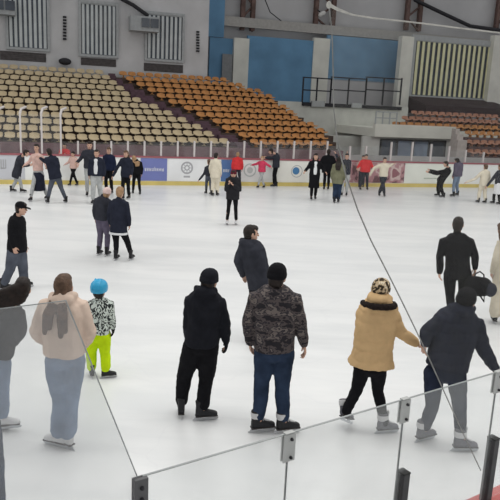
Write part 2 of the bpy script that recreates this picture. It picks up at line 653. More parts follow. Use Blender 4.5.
    if glove:
        for wr, el, o in ((wrL, elL, 1), (wrR, elR, -1)):
            g = MB()
            hand(g, wr, wr - el, fN, s * 1.0, .42, o, 1.45)
            g.tube([wr - (wr - el).normalized() * .03, wr + (wr - el).normalized() * .02], [.036 * s, .034 * s])
            link('glove', fuse(g, 'glove', glove, .0065 if near else .011, 1), root)
    # ---- hair and headwear
    hm = hairm or HAIRD
    hv = .008 if near else .012
    mb = MB()
    if hair in ('short', 'long', 'pony', 'wind'):
        mb.ball(hd + hu * .022 * hs - hf * .018 * hs, hl * .084 * hs, hf * .094 * hs, hu * .108 * hs, 10)
        mb.ball(hd + hu * .072 * hs + hf * .028 * hs, hl * .070 * hs, hf * .074 * hs, hu * .050 * hs, 8)
        mb.ball(hd - hu * .035 * hs - hf * .040 * hs, hl * .074 * hs, hf * .058 * hs, hu * .075 * hs, 8)
    if hair == 'long':
        for q in (-1, -.35, .35, 1):
            mb.tube([hd + hl * q * .06 * hs - hf * .05 * hs, hd + hl * q * .075 * hs - hf * .07 * hs - hu * .12 * hs, N + hl * q * .08 * hs - fN * (.12 * s + b0) - u * .06 * s,
                     N + hl * q * .06 * hs - fN * (.135 * s + b0) - u * .22 * s], [.038 * hs, .036 * hs, .032 * hs, .018 * hs])
    if hair == 'pony':
        for q, le in ((-1.15, .27), (-.75, .22), (.15, .30), (.5, .25)):
            mb.tube([hd - hf * .07 * hs - hu * .01, hd - hf * .11 * hs - hu * .09 * hs + hl * q * .05 * hs, N - fN * (.13 * s + b0) - u * .09 * s + hl * q * .10 * s,
                     N - fN * (.125 * s + b0) - u * le * s + hl * q * .115 * s], [.045 * hs, .034 * hs, .034 * hs, .024 * hs], .6, hl.copy())
    if hair == 'wind':
        for q in range(5):
            a0 = hd - hf * .04 * hs + hu * (.05 - .035 * q) * hs
            mb.tube([a0, a0 - hl * .10 * hs - hu * .05 * hs - hf * .03, a0 - hl * .22 * hs - hu * (.10 + .012 * q) - hf * .05, a0 - hl * .36 * hs - hu * (.12 + .025 * q) - hf * .05],
                    [.055 * hs, .045 * hs, .035 * hs, .012])
    if hat == 'helmet':
        mb = MB()
        mb.ball(hd - hu * .045 * hs - hf * .035 * hs, hl * .072 * hs, hf * .062 * hs, hu * .080 * hs, 8)
    if mb.v:
        link('hair', fuse(mb, 'hair', hm, hv, 2, folds(.004, 30, sd)), root)
    if hat in ('beanie', 'hat'):
        mb = MB()
        for z, k in ((-.005, 1.0), (.03, 1.05), (.07, 1.0), (.10, .86), (.125, .60), (.138, .25)):
            mb.v += []
        mb.loft([(hd + hu * z * hs - hf * .012 * hs, hl * .090 * k * hs, hf * .108 * k * hs) for z, k in
                 ((-.005, .97), (.0, 1.03), (.04, 1.05), (.045, 1.0), (.08, .96), (.11, .80), (.132, .52), (.142, .2))])
        link('hat', fuse(mb, 'hat', hatm or BLACK, hv, 1, folds(.003, 40, 2)), root)
    if hat == 'cap':
        mb = MB()
        mb.loft([(hd + hu * z * hs - hf * .008 * hs, hl * .086 * k * hs, hf * .104 * k * hs) for z, k in
                 ((.02, 1.0), (.06, 1.0), (.095, .88), (.122, .6), (.134, .2))])
        cp = link('hat', fuse(mb, 'hat', hatm or BLACK, hv, 1), root)
        br = MB()
        br.loft([(hd + hf * y * hs + hu * z * hs, hl * w_ * hs, hu * .006) for y, z, w_ in ((.06, .032, .07), (.10, .030, .078), (.15, .018, .066), (.175, .010, .03))])
        br.obj('brim', hatm or BLACK, cp, smooth=True)
    if hat == 'helmet':
        mb = MB()
        mb.loft([(hd + hu * z * hs - hf * .012 * hs, hl * .108 * k * hs, hf * .125 * k * hs) for z, k in
                 ((-.035, .86), (-.03, .95), (.0, 1.02), (.04, 1.03), (.08, .93), (.11, .75), (.132, .48), (.142, .2))])
        hp_ = link('helmet', fuse(mb, 'helmet', HELM, .007, 2), root)
        for q in (-.45, 0, .45):
            rb = MB()
            rb.tube([hd + hl * .10 * q * hs + hu * .03 * hs - hf * .138 * hs, hd + hl * .10 * q * hs + hu * .10 * hs - hf * .098 * hs, hd + hl * .10 * q * hs + hu * .142 * hs - hf * .02 * hs], [.008, .010, .008])
            rb.obj('rib', HELM, hp_, smooth=True)
    # ---- skates
    fd = fdir if fdir is not None else (yaw, yaw)
    for k, (an, g) in enumerate(((aL, GL), (aR, GR))):
        kz = an - Z * .13 * s
        pt = fpitch[k]
        if pt:
            d = V((-math.sin(fd[k]), math.cos(fd[k]), 0))
            kz = kz + V((0, 0, 0))
        skate(root, kz if (lift[k] or ('anL', 'anR')[k] in j) else V((g.x, g.y, 0)), fd[k], boot, s, pt, tongue)
    return root


def feet_guess(px, top, h):
    best = None
    for i in range(150, 900):
        py = i
        c = at(px, py)
        z = on_plane(px, top, c, V((0, 1, 0))).z
        e = abs(z - h)
        if best is None or e < best[0]:
            best = (e, py)
    return best[1], best[1]


R = math.radians
# ================================================================== SETTING
# ------------------------------------------------------------------ ice
def ice_material():
    m, nt, b = nodes_of('ice', (0.8, 0.8, 0.8), 0.32, 0.35)
    tc = nt.nodes.new('ShaderNodeTexCoord')
    mp = nt.nodes.new('ShaderNodeMapping')
    mp.inputs['Scale'].default_value = (.35, 1.5, 1)
    n = nt.nodes.new('ShaderNodeTexNoise')
    n.inputs['Scale'].default_value = .8
    n.inputs['Detail'].default_value = 7
    n.inputs['Roughness'].default_value = .62
    r = nt.nodes.new('ShaderNodeValToRGB')
    r.color_ramp.elements[0].position = .36
    r.color_ramp.elements[0].color = (.74, .755, .76, 1)
    r.color_ramp.elements[1].position = .60
    r.color_ramp.elements[1].color = (.83, .84, .84, 1)
    nt.links.new(tc.outputs['Object'], mp.inputs['Vector'])
    nt.links.new(mp.outputs['Vector'], n.inputs['Vector'])
    nt.links.new(n.outputs['Fac'], r.inputs['Fac'])
    # skate scratches: thin curved lines
    sc = nt.nodes.new('ShaderNodeTexVoronoi')
    sc.feature = 'DISTANCE_TO_EDGE'
    sc.inputs['Scale'].default_value = .9
    nz = nt.nodes.new('ShaderNodeTexNoise')
    nz.inputs['Scale'].default_value = 1.5
    vm = nt.nodes.new('ShaderNodeMixRGB')
    vm.inputs['Fac'].default_value = .35
    nt.links.new(tc.outputs['Object'], vm.inputs['Color1'])
    nt.links.new(tc.outputs['Object'], nz.inputs['Vector'])
    nt.links.new(nz.outputs['Color'], vm.inputs['Color2'])
    nt.links.new(vm.outputs['Color'], sc.inputs['Vector'])
    r2 = nt.nodes.new('ShaderNodeValToRGB')
    r2.color_ramp.elements[0].position = 0
    r2.color_ramp.elements[0].color = (.975, .975, .98, 1)
    r2.color_ramp.elements[1].position = .012
    r2.color_ramp.elements[1].color = (1, 1, 1, 1)
    nt.links.new(sc.outputs['Distance'], r2.inputs['Fac'])
    mx = nt.nodes.new('ShaderNodeMixRGB')
    mx.blend_type = 'MULTIPLY'
    mx.inputs['Fac'].default_value = 1
    nt.links.new(r.outputs['Color'], mx.inputs['Color1'])
    nt.links.new(r2.outputs['Color'], mx.inputs['Color2'])
    nt.links.new(mx.outputs['Color'], b.inputs['Base Color'])
    bp = nt.nodes.new('ShaderNodeBump')
    bp.inputs['Strength'].default_value = .15
    bp.inputs['Distance'].default_value = .01
    nt.links.new(n.outputs['Fac'], bp.inputs['Height'])
    nt.links.new(bp.outputs['Normal'], b.inputs['Normal'])
    return m


def struct(o, label=None):
    o['kind'] = 'structure'
    if label: o['label'] = label
    return o


O = at(0, 184)
WRp = at(480, 187.5)
eu = (WRp - O).normalized()
ev = V((-eu.y, eu.x, 0))
if ev.y < 0: ev = -ev
Z3 = V((0, 0, 1))
ang = math.atan2(eu.y, eu.x)
RM = Matrix((eu, ev, Z3)).transposed()
UB = 11.0
while proj(O + eu * UB + ev * 8 + Z3 * 4)[0] < 190:
    UB += .25


def S(u, v, z):
    return O + eu * u + ev * v + Z3 * z


def uz(px, py, v):
    p = on_plane(px, py, O + ev * v, ev) - O
    return p.dot(eu), p.z


ice = MB()
i0, i1 = -9.0, 46.0
ice.add([S(-26, -44, 0), S(46, -44, 0), S(46, 0.02, 0), S(-26, 0.02, 0), S(-26, -44, -.1), S(46, -44, -.1), S(46, .02, -.1), S(-26, .02, -.1)],
        [(0, 1, 2, 3), (7, 6, 5, 4), (0, 4, 5, 1), (1, 5, 6, 2), (2, 6, 7, 3), (3, 7, 4, 0)])
struct(ice.obj('floor', ice_material()), 'white ice surface of the rink, lightly scratched')


class WB(MB):
    """boxes in the frame of the far side of the hall"""
    def rect(s, px0, px1, py0, py1, v, d=.1, front=0.0):
        pm, qm = (py0 + py1) / 2, (px0 + px1) / 2
        ua, ub = uz(px0, pm, v)[0], uz(px1, pm, v)[0]
        za, zb = uz(qm, py1, v)[1], uz(qm, py0, v)[1]
        s.ubox(ua, ub, v - front, v + d, za, zb)
        return ua, ub, za, zb

    def ubox(s, ua, ub, va, vb, za, zb):
        s.box(S((ua + ub) / 2, (va + vb) / 2, (za + zb) / 2), (abs(ub - ua) / 2, abs(vb - va) / 2, abs(zb - za) / 2), RM)


WALLG = mat('wall_grey', (0.60, 0.60, 0.61), .9, .12, .6)
CREAMW = mat('wall_cream', (0.72, 0.72, 0.66), .9, .1, 1)
BLUEW = mat('wall_blue', (0.14, 0.29, 0.46), .8, .12, .8)
DARKG = mat('dark_metal', (0.03, 0.03, 0.035), .6, .2)
MAUVEW = mat('mauve_paint', (0.20, 0.125, 0.135), .85, .18, 2)
TERR = mat('terrace_brown', (0.085, 0.060, 0.050), .9, .3, 2)
BROWNW = mat('brown_truss', (0.13, 0.085, 0.075), .8, .4, 3)
GREYPANEL = mat('upper_grey', (0.50, 0.50, 0.51), .9, .08, .5)
FRAMEW = mat('frame_grey', (0.42, 0.44, 0.45), .7, .1)
GLASSD = mat('glass_dark', (0.06, 0.075, 0.10), .15, .4, 1, spec=.5)

# back wall of the left stand, with its end turning back
w = WB()
u208 = uz(208, 50, 13.0)[0]
w.ubox(-16, u208, 13.0, 13.4, -.1, 11)
w.ubox(u208 - .4, u208, 13.4, 17.2, -.1, 11)
struct(w.obj('wall_left', WALLG), 'grey rendered hall wall behind the left stand')
w = WB()
w.ubox(u208 - .6, 46, 17.0, 17.3, -.1, 13)
struct(w.obj('wall_back', GREYPANEL), 'plain grey upper wall beyond the stands')
w = WB()
w.ubox(u208, 46, 2.4, 17.2, -.15, -.02)
w.ubox(-16, u208, 2.4, 13.2, -.15, -.02)
w.ubox(-16, 46, .15, 2.4, -.15, -.02)
struct(w.obj('floor_walkway', MAUVEW), 'walkway behind the far boards')

# header beam and blue panels, pillars
w = WB()
ua, ub, za, zb = w.rect(222, 520, 29, 38, 16.3, .3)
struct(w.obj('trim_1', mat('beam', (0.42, 0.41, 0.39), .9, .1)), 'pale header beam above the blue wall panels')
w = WB(); w.rect(209, 235, 38, 105, 16.2, .2); w.rect(209, 225, -30, 37, 16.2, .2)
struct(w.obj('wall_blue_1', BLUEW), 'narrow blue wall panel beside the grey wall')
w = WB(); w.rect(246, 313, 38, 112, 16.0, .2)
struct(w.obj('wall_blue_2', BLUEW), 'large blue wall panel above the orange seats')
w = WB(); w.rect(326, 402, 38, 82, 16.0, .2)
struct(w.obj('wall_blue_3', mat('wall_blue_net_haze', (0.18, 0.32, 0.47), .8, .15, .8)), 'blue wall panel above the railing')  # paler than the other blue: haze of the net mixed into the colour
w = WB(); w.rect(326, 402, 81, 112, 16.0, .2)
struct(w.obj('wall_grey_low', GREYPANEL), 'grey wall below the blue panel')
for k, (a, b, c, d) in enumerate(((233, 248, 38, 112), (312, 328, 38, 112))):
    w = WB(); w.rect(a, b, c, d, 15.9, .3)
    struct(w.obj('trim_%d' % (k + 2), CREAMW), ('pale pillar left of the large blue panel', 'pale pillar right of the large blue panel')[k])
w = WB(); w.rect(222, 232, 54, 90, 16.0, .1)
struct(w.obj('door_1', mat('door_grey', (0.25, 0.26, 0.27), .8, .1)), 'pale grey door in the narrow blue wall')

# lattice columns in the upper wall
for k, (a, b, lab) in enumerate(((240, 254, 'brown lattice column above the left end of the header beam'), (313, 334, 'brown lattice column behind the knot of the net'),
                                 (404, 420, 'brown lattice column above the pillar by the striped blinds'), (494, 508, 'brown lattice column at the right edge of the photo'))):
    ua, za = uz(a, 30, 16.6)
    ub, _ = uz(b, 30, 16.6)
    _, zt = uz(b, -60, 16.6)
    t = empty('lattice_column', S((ua + ub) / 2, 16.6, za), lab, 'column', 'lattice columns')
    t.rotation_euler = (0, 0, ang)
    W = (ub - ua) / 2
    H = zt - za
    for q in (-1, 1):
        m_ = MB(); m_.box((q * (W - .14), 0, H / 2), (.14, .16, H / 2)); m_.obj('chord', BROWNW, t)
    m_ = MB()
    nb = 7
    for i in range(nb):
        z0_, z1_ = H * i / nb, H * (i + 1) / nb
        sg = 1 if i % 2 else -1
        m_.tube([(-sg * (W - .14), 0, z0_), (sg * (W - .14), 0, z1_)], [.07, .07])
    m_.obj('lacing', BROWNW, t)

# sagging diagonal braces
for (a, b, lab, rr) in ((((415, 0), (440, 12), (470, 26), (505, 31)), None, 'dark sagging strap across the grey upper wall at right', .13),
                        (((262, -8), (270, 12), (285, 24), (312, 33)), None, 'thin dark cable between two lattice columns', .035)):
    m_ = MB()
    pts = [S(*(lambda q: (q[0], 16.4, q[1]))(uz(p[0], p[1], 16.4))) for p in a]
    m_.tube(pts, [rr] * len(pts))
    tag(m_.obj('cable', DARKG, smooth=True), lab, 'cable')
m_ = MB()
pts = [S(*(lambda q: (q[0], 12.7, q[1]))(uz(p[0], p[1], 12.7))) for p in ((118, -3), (133, 5), (147, 15))]
m_.tube(pts, [.11, .11, .11])
tag(m_.obj('pipe', DARKG, smooth=True), 'dark pipe running down to the wall-mounted box on the left wall', 'pipe')
# floodlight on the lattice column
p_ = S(*(lambda q: (q[0], 16.0, q[1]))(uz(322, 14, 16.0)))
t = empty('floodlight', p_, 'white floodlight hanging on the lattice column below the knot of the net', 'lamp')
t.rotation_euler = (0, R(-35), ang)
m_ = MB(); m_.ball((0, 0, 0), V((.30, 0, 0)), V((0, .16, 0)), V((0, 0, .16))); m_.obj('housing', mat('white_paint', (.62, .62, .60), .6, .05), t, smooth=True)
m_ = MB(); m_.tube([(0, .1, .15), (0, .35, .35)], [.04, .04]); m_.obj('bracket', DARKG, t)

# ------------------------------------------------------------------ windows with blinds
def blinds(a, b, c, d, v, col, label, n, wn, wlabel, ledge=False, fr=.14):
    ua, zt = uz(a, c, v)
    ub, _ = uz(b, (c + d) / 2, v)
    zb = uz((a + b) / 2, d, v)[1]
    zt = uz((a + b) / 2, c, v)[1]
    ua = uz(a, (c + d) / 2, v)[0]
    w = WB()
    for q in ((ua - fr, ua, zb - fr, zt + fr), (ub, ub + fr, zb - fr, zt + fr), (ua, ub, zt, zt + fr), (ua, ub, zb - fr, zb)):
        w.ubox(q[0], q[1], v - .12, v + .05, q[2], q[3])
    win = struct(w.obj(wn, FRAMEW), wlabel)
    g = WB(); g.ubox(ua, ub, v + .02, v + .05, zb, zt)
    g.obj('pane', GLASSD, win)
    t = empty('vertical_blind', S((ua + ub) / 2, v - .05, zb), label, 'blind', 'vertical blinds in the hall windows', rz=ang)
    H = zt - zb
    W = ub - ua
    m_ = MB()
    p = W / n
    for i in range(n):
        x = -W / 2 + p * (i + .5)
        m_.box((x, 0, H / 2 - .02), (p * .29, .012, H / 2 - .05), Matrix.Rotation(.25, 3, 'Z'))
    m_.obj('slats', col, t)
    m_ = MB(); m_.box((0, 0, H - .03), (W / 2, .04, .03)); m_.obj('head_rail', FRAMEW, t)
    return ua, ub, zb, zt


BL1 = mat('blind_grey', (0.62, 0.66, 0.67), .8, .1, 2)
BL2 = mat('blind_cream', (0.80, 0.78, 0.50), .8, .08, 2)
blinds(8, 47, -14, 48, 12.95, BL1, 'grey vertical blind in the leftmost window, behind the pale wall box', 8, 'window_1', 'leftmost wall window')
blinds(81, 116, 4, 55, 12.95, BL1, 'grey vertical blind in the middle of the three left wall windows', 8, 'window_2', 'middle window of the left wall')
blinds(147, 182, 15, 59.5, 12.95, BL1, 'grey vertical blind right of the dark wall-mounted box', 8, 'window_3', 'window near the end of the left wall')
ua, ub, zb, zt = blinds(413, 489, 43, 97, 14.5, BL2, 'wide cream vertical blind with dark gaps above the right seats', 15, 'window_4', 'wide window of the right wing', fr=.35)
w = WB(); w.rect(399, 411, 36, 110, 14.0, .5); w.rect(490, 520, 36, 118, 14.0, .5)
struct(w.obj('trim_4', CREAMW), 'cream pillars either side of the wide window')
w = WB()
w.add([S(ua - .3, 14.4, zb - .1), S(ub + .3, 14.4, zb - .1), S(ub + .9, 12.3, zb - .7), S(ua - .0, 12.3, zb - .7),
       S(ua - .3, 14.4, zb - 1.3), S(ub + .3, 14.4, zb - 1.3), S(ub + .9, 12.3, zb - 1.3), S(ua, 12.3, zb - 1.3)],
      [(0, 3, 2, 1), (4, 5, 6, 7), (0, 1, 5, 4), (1, 2, 6, 5), (2, 3, 7, 6), (3, 0, 4, 7)])
struct(w.obj('trim_5', mat('ledge_dark', (0.045, 0.03, 0.035), .9, .2)), 'dark sloping ledge below the wide window')
# vents below the windows
VENT = mat('vent', (0.115, 0.105, 0.105), .9, .2)
for k, (a, b, c, d, lab) in enumerate(((0, 46, 52, 61, 'brown louvred vent under the leftmost window'), (81, 116, 58.5, 66, 'brown louvred vent under the middle window of the left wall'),
                                       (144, 183, 64, 72, 'brown louvred vent under the window nearest the blue wall'))):
    w = WB()
    n = 5
    for i in range(n):
        hh = (d - c) / n
        w.rect(a, b, c + i * hh, c + i * hh + hh * .62, 12.93, .07)
    w.rect(a, b, c, d, 12.98, .03)
    tag(w.obj('wall_vent', VENT), lab, 'vent', 'vents under the wall windows')
for a, b, c, d, lab in ((63, 66.5, 16, 41, 'narrow dark grille on the wall between the two leftmost windows'), (196.5, 199.5, 31, 53, 'narrow dark grille near the end of the left wall')):
    w = WB()
    for i in range(8):
        hh = (d - c) / 8
        w.rect(a, b, c + i * hh, c + i * hh + hh * .6, 12.9, .1)
    tag(w.obj('wall_grille', DARKG), lab, 'grille')
# wall boxes
for a, b, c, d, lab, dk in ((-8, 15, 0, 14, 'pale wall box with two dark panes over the leftmost window', (-6, 15, 0, 9.5)),
                            (131, 160, 16, 31, 'pale wall-mounted box with a dark square pane at the end of a pipe', (142, 159, 18, 27))):
    ua, ub = uz(a, 10, 12.0)[0], uz(b, 10, 12.0)[0]
    zt, zb = uz((a + b) / 2, c, 12.0)[1], uz((a + b) / 2, d, 12.0)[1]
    t = empty('wall_box', S((ua + ub) / 2, 12.0, zb), lab, 'box')
    w = WB(); w.ubox(ua, ub, 12.1, 12.95, zb, zt)
    o = w.obj('housing', FRAMEW); o.parent = t; o.location = -t.location
    e = dk
    va, vb = uz(e[0], 10, 12.0)[0], uz(e[1], 10, 12.0)[0]
    z1_, z0_ = uz((a + b) / 2, e[2], 12.0)[1], uz((a + b) / 2, e[3], 12.0)[1]
    mid = (va + vb) / 2
    for q0, q1 in ((va, mid - .04), (mid + .04, vb)):
        w = WB(); w.ubox(q0, q1, 12.02, 12.12, z0_, z1_)
        o = w.obj('pane', GLASSD); o.parent = t; o.location = -t.location
# round dark lamp on the top of the stand
m_ = MB()
c_ = S(*(lambda q: (q[0], 12.6, q[1]))(uz(65, 61.5, 12.6)))
t = empty('round_lamp', c_, 'dark round lamp on the wall above the top row, below the narrow grille', 'lamp', rz=ang)
m_.ball((0, 0, 0), V((.36, 0, 0)), V((0, .22, 0)), V((0, 0, .2))); m_.obj('housing', DARKG, t, smooth=True)
m_ = MB(); m_.box((0, .25, 0), (.06, .1, .06)); m_.obj('bracket', DARKG, t)

# ------------------------------------------------------------------ stands
NR = 12
V0, RUN = 3.4, .80
ztop = uz(50, 66.5, V0 + RUN * (NR - 1))[1]
zbot = uz(50, 133, V0)[1]


def rowz(i):
    return zbot + (ztop - zbot) * i / (NR - 1)


def tab(T, y):
    if y <= T[0][0]: return T[0][1]
    for (a, b), (c, d) in zip(T, T[1:]):
        if y <= c: return b + (d - b) * (y - a) / (c - a)
    return T[-1][1]


ENDX = [(75, 222), (80, 238), (88, 264), (98, 278), (107, 290), (112, 301), (118, 309), (125, 326), (140, 331)]
AL = [(70, 106), (78, 116), (86, 127), (95, 137), (103, 158), (110, 174), (122, 200), (130, 214), (140, 236)]
AR = [(70, 116), (75, 122), (81, 134), (88, 147), (96, 160), (101, 172), (107, 186), (113, 196), (118, 210), (124, 219), (131, 235), (140, 250)]


def bendv(u):
    return max(0, u - UB) * .16


def find_u(T, i, off=0):
    """where row i crosses the boundary T"""
    u = 0
    while u < 30:
        p = proj(S(u, V0 + RUN * i + bendv(u), rowz(i)))
        if p[0] >= tab(T, p[1]) + off: return u
        u += .1
    return u


w = WB()
for i in range(NR):
    zf = rowz(i) - .40
    v = V0 + RUN * i - .40
    ue = find_u(ENDX, i) + .2
    w.ubox(-16, min(UB, ue), v, v + RUN + .02 + (0 if i < NR - 1 else .3), -.02, zf)
    if ue > UB:
        b1, b2 = bendv(UB), bendv(ue)
        pts = [(UB, v + b1), (ue, v + b2), (ue, v + RUN + b2 + .05), (UB, v + RUN + b1 + .05)]
        w.add([S(x, y, -.02) for x, y in pts] + [S(x, y, zf) for x, y in pts], [(3, 2, 1, 0), (4, 5, 6, 7), (0, 1, 5, 4), (1, 2, 6, 5), (2, 3, 7, 6), (3, 0, 4, 7)])
struct(w.obj('floor_terrace', TERR), 'dark stepped terrace of the main stand')
# aisle stair: mauve treads running diagonally up the terrace
w = WB()
for i in range(NR):
    a_, b_ = find_u(AL, i) + .12, find_u(AR, i) - .12
    zf = rowz(i) - .40
    v = V0 + RUN * i - .42 + bendv((a_ + b_) / 2)
    w.ubox(a_, b_, v, v + RUN * .5, zf - .3, zf + .10)
    w.ubox(a_, b_, v + RUN * .5, v + RUN, zf - .3, zf + .22)
struct(w.obj('trim_6', mat('aisle_mauve', (0.125, 0.075, 0.095), .9, .2)), 'mauve aisle stair climbing between the cream and the orange seats')
# front wall of the stand
w = WB()
uend = find_u([(0, 331), (200, 331)], 0)
w.ubox(-16, uend, 2.75, 3.0, -.02, rowz(0) - .42)
struct(w.obj('wall_front', MAUVEW), 'mauve front wall of the stand')
w = WB()
u = -9.0
while u < uend - 1.0:
    w.ubox(u, u + .82, 2.68, 2.76, .35, rowz(0) - 1.0)
    u += 1.05
struct(w.obj('trim_7', mat('panel_brown', (0.085, 0.06, 0.055), .9, .2)), 'dark brown panels set in the mauve front wall')


def shell(col, name='stadium_seat'):
    """bucket seat: curved pan running up into a low back, with thickness"""
    a = MB()
    prof = [(-.20, .015), (-.17, .04), (-.05, .025), (.08, .02), (.15, .05), (.185, .12), (.205, .21), (.21, .25)]
    prof = [(-y, z) for y, z in prof]
    nx = 7
    vs = []
    for side in (0, 1):
        for (y, z) in prof:
            for k in range(nx):
                x = -.22 + .44 * k / (nx - 1)
                cu = (abs(x) / .22) ** 2.5
                vs.append((x, y - .0 + (cu * .03 if z > .1 else 0) * -1 + (side * .02 if z > .1 else 0) * -1, z + (cu * .04 if z < .1 else -cu * .05) - (side * .02 if z < .1 else 0)))
    n = len(prof)
    q = n * nx
    fs = []
    for s_ in (0, 1):
        for r_ in range(n - 1):
            for k in range(nx - 1):
                i = s_ * q + r_ * nx + k
                f = (i, i + 1, i + nx + 1, i + nx)
                fs.append(f if s_ else f[::-1])
    bd = [k for k in range(nx)] + [r_ * nx + nx - 1 for r_ in range(1, n)] + [(n - 1) * nx + k for k in range(nx - 2, -1, -1)] + [r_ * nx for r_ in range(n - 2, 0, -1)]
    for i in range(len(bd)):
        a_, b_ = bd[i], bd[(i + 1) % len(bd)]
        fs.append((a_, b_, b_ + q, a_ + q))
    a.add(vs, fs)
    a.box((0, -.0, -.06), (.03, .10, .06))
    a.box((0, -.0, -.125), (.10, .06, .012))
    return a.mesh(name, col, False)


# seats face the ice: local +y is the back of the hall, so the shell is turned
SEATC = shell(mat('seat_cream', (0.56, 0.46, 0.30), .55, .12, 3, spec=.3))
SEATO = shell(mat('seat_orange', (0.52, 0.245, 0.085), .55, .2, 3, spec=.3))
SEATR = shell(mat('seat_rust', (0.42, 0.21, 0.14), .55, .2, 3, spec=.3))
ORD = 'first second third fourth fifth sixth seventh eighth ninth tenth eleventh twelfth thirteenth fourteenth fifteenth sixteenth seventeenth eighteenth nineteenth twentieth'.split()
NUM = ('zero one two three four five six seven eight nine ten eleven twelve thirteen fourteen fifteen sixteen seventeen eighteen nineteen twenty twenty-one twenty-two twenty-three '
       'twenty-four twenty-five twenty-six twenty-seven twenty-eight twenty-nine thirty thirty-one thirty-two thirty-three thirty-four thirty-five thirty-six thirty-seven').split()
SP = .52
seats = []       # (distance, mesh, location, label, group)
for i in range(NR):
    rn = ORD[i]
    ua, ub, uc = find_u(AL, i), find_u(AR, i), find_u(ENDX, i)
    vv = V0 + RUN * i
    u = ua - .42
    k = 1
    while True:
        p = S(u, vv, rowz(i) - .25)
        px = proj(p)[0]
        if px < -4: break
        seats.append(((p - CAM).length, SEATC, p, 'cream plastic seat, %s row up, %s left of the aisle stair' % (rn, ORD[k - 1] if k <= 20 else 'number ' + NUM[k]), 'cream seats left of the aisle stair', ang))
        u -= SP
        k += 1
    u = ub + .35
    k = 1
    while u < uc - .15:
        p = S(u, vv + bendv(u), rowz(i) - .25)
        seats.append(((p - CAM).length, SEATO, p, 'orange plastic seat, %s row up, %s right of the aisle stair' % (rn, ORD[k - 1] if k <= 20 else 'number ' + NUM[k]), 'orange seats right of the aisle stair', ang + (R(9) if u > UB else 0)))
        u += SP
        k += 1

# ------------------------------------------------------------------ right wing: parapet, balcony, cafe front
w = WB()
up0, _ = uz(262, 120, 12.6)
up1, zp = uz(402, 107, 12.6)
w.ubox(up0, up1 + .5, 12.6, 12.9, -.02, zp)
w.ubox(uend + .2, up1 + .5, 10.0, 10.2, -.02, uz(350, 136, 10.0)[1])
struct(w.obj('wall_right', mat('parapet', (0.66, 0.67, 0.62), .9, .12, 1.2)), 'pale parapet wall right of the orange seats')
w = WB(); w.rect(303, 402, 104.5, 108, 12.4, .5)
struct(w.obj('trim_8', DARKG), 'dark ledge under the railing')
# railing
for a, b, lab in ((303, 331, 'black metal railing frame left of the net edge'), (331, 366, 'black metal railing frame in the middle of the parapet'), (366, 401, 'black metal railing frame beside the cream pillar')):
    t = empty('railing', S(*(lambda q: (q[0], 12.6, zp))(uz(a, 100, 12.6))), lab, 'railing', 'railing frames on the parapet')
    for q in range(3):
        x = a + (b - a) * q / 2
        w = WB(); w.rect(x - .6, x + .6, 78, 105, 12.6, .08); o = w.obj('upright', DARKG); o.parent = t; o.location = -t.location
    for y in (78, 90.5):
        w = WB(); w.rect(a, b, y - .5, y + .7, 12.6, .06); o = w.obj('bar', DARKG); o.parent = t; o.location = -t.location
for a, b in ((312, 325), (352, 362)):
    w = WB(); w.rect(a, b, 101 + (a > 330) * 2, 107 + (a > 330), 12.3, .3)
    tag(w.obj('ledge_box', mat('box_white', (.42, .44, .44), .7, .05), bevel=.02), 'small pale box on the dark ledge, ' + ('left of the net edge' if a < 330 else 'right of the net edge'), 'box')

# balcony slab with rows of rust seats
vB = 7.2
uB0, zB1 = uz(386, 127, vB)
uB1, _ = uz(505, 130, vB)
zB0 = uz(430, 138.5, vB)[1]
zB1 = uz(430, 126, vB)[1]
w = WB()
uP = uz(456, 130, vB)[0]
w.ubox(uB0 - .7, uP, vB, vB + .35, zB0, zB1)
w.ubox(uB0 - .7, uB1 + 3, vB + .35, 12.6, zB0, zB1 - .25)
struct(w.obj('floor_balcony', mat('balcony', (0.80, 0.80, 0.72), .9, .08, 1)), 'cream balcony slab of the right wing')
w = WB()
uC0, _ = uz(366, 150, vB)
uw0, uw1 = uz(384, 150, vB)[0], uz(449, 150, vB)[0]
zw1 = uz(415, 140, vB)[1]
w.ubox(uC0, uw0, vB + .5, vB + .7, -.02, zB0)
w.ubox(uw1, uB1 + 3, vB + .5, vB + .7, -.02, zB0)
w.ubox(uw0, uw1, vB + .5, vB + .7, zw1, zB0)
w.ubox(uw0, uw1, vB + .5, vB + .7, -.02, .55)
struct(w.obj('wall_cafe', mat('cafe_wall', (0.66, 0.67, 0.63), .9, .12, 1)), 'pale wall under the balcony')
w = WB()
for q in range(5):
    x = uw0 + (uw1 - uw0) * q / 4
    w.ubox(x - .05, x + .05, vB + .42, vB + .6, .5, zw1)
w.ubox(uw0, uw1, vB + .42, vB + .6, zw1 - .1, zw1)
win = struct(w.obj('window_5', DARKG), 'dark window front under the balcony')
for q in range(4):
    a_, b_ = uw0 + (uw1 - uw0) * q / 4, uw0 + (uw1 - uw0) * (q + 1) / 4
    g = WB(); g.ubox(a_ + .05, b_ - .05, vB + .55, vB + .58, .55, zw1 - .1)
    g.obj('pane', mat('glass_blue', (0.24, 0.31, 0.42), .12, .5, .8, spec=.6) if q in (1, 2) else GLASSD, win)
w = WB()
uq0, uq1 = uz(376, 118, vB)[0], uz(397, 118, vB)[0]
zq = uz(386, 112, vB)[1]
t = empty('railing', S(uq0, vB, zB1), 'short grey railing at the left end of the balcony', 'railing', 'railing frames on the parapet')
for q in range(4):
    w = WB(); x = uq0 + (uq1 - uq0) * q / 3; w.ubox(x - .03, x + .03, vB, vB + .06, zB1, zq); o = w.obj('upright', FRAMEW); o.parent = t; o.location = -t.location
for z_ in (zq, (zq + zB1) / 2):
    w = WB(); w.ubox(uq0, uq1, vB, vB + .05, z_ - .03, z_ + .03); o = w.obj('bar', FRAMEW); o.parent = t; o.location = -t.location

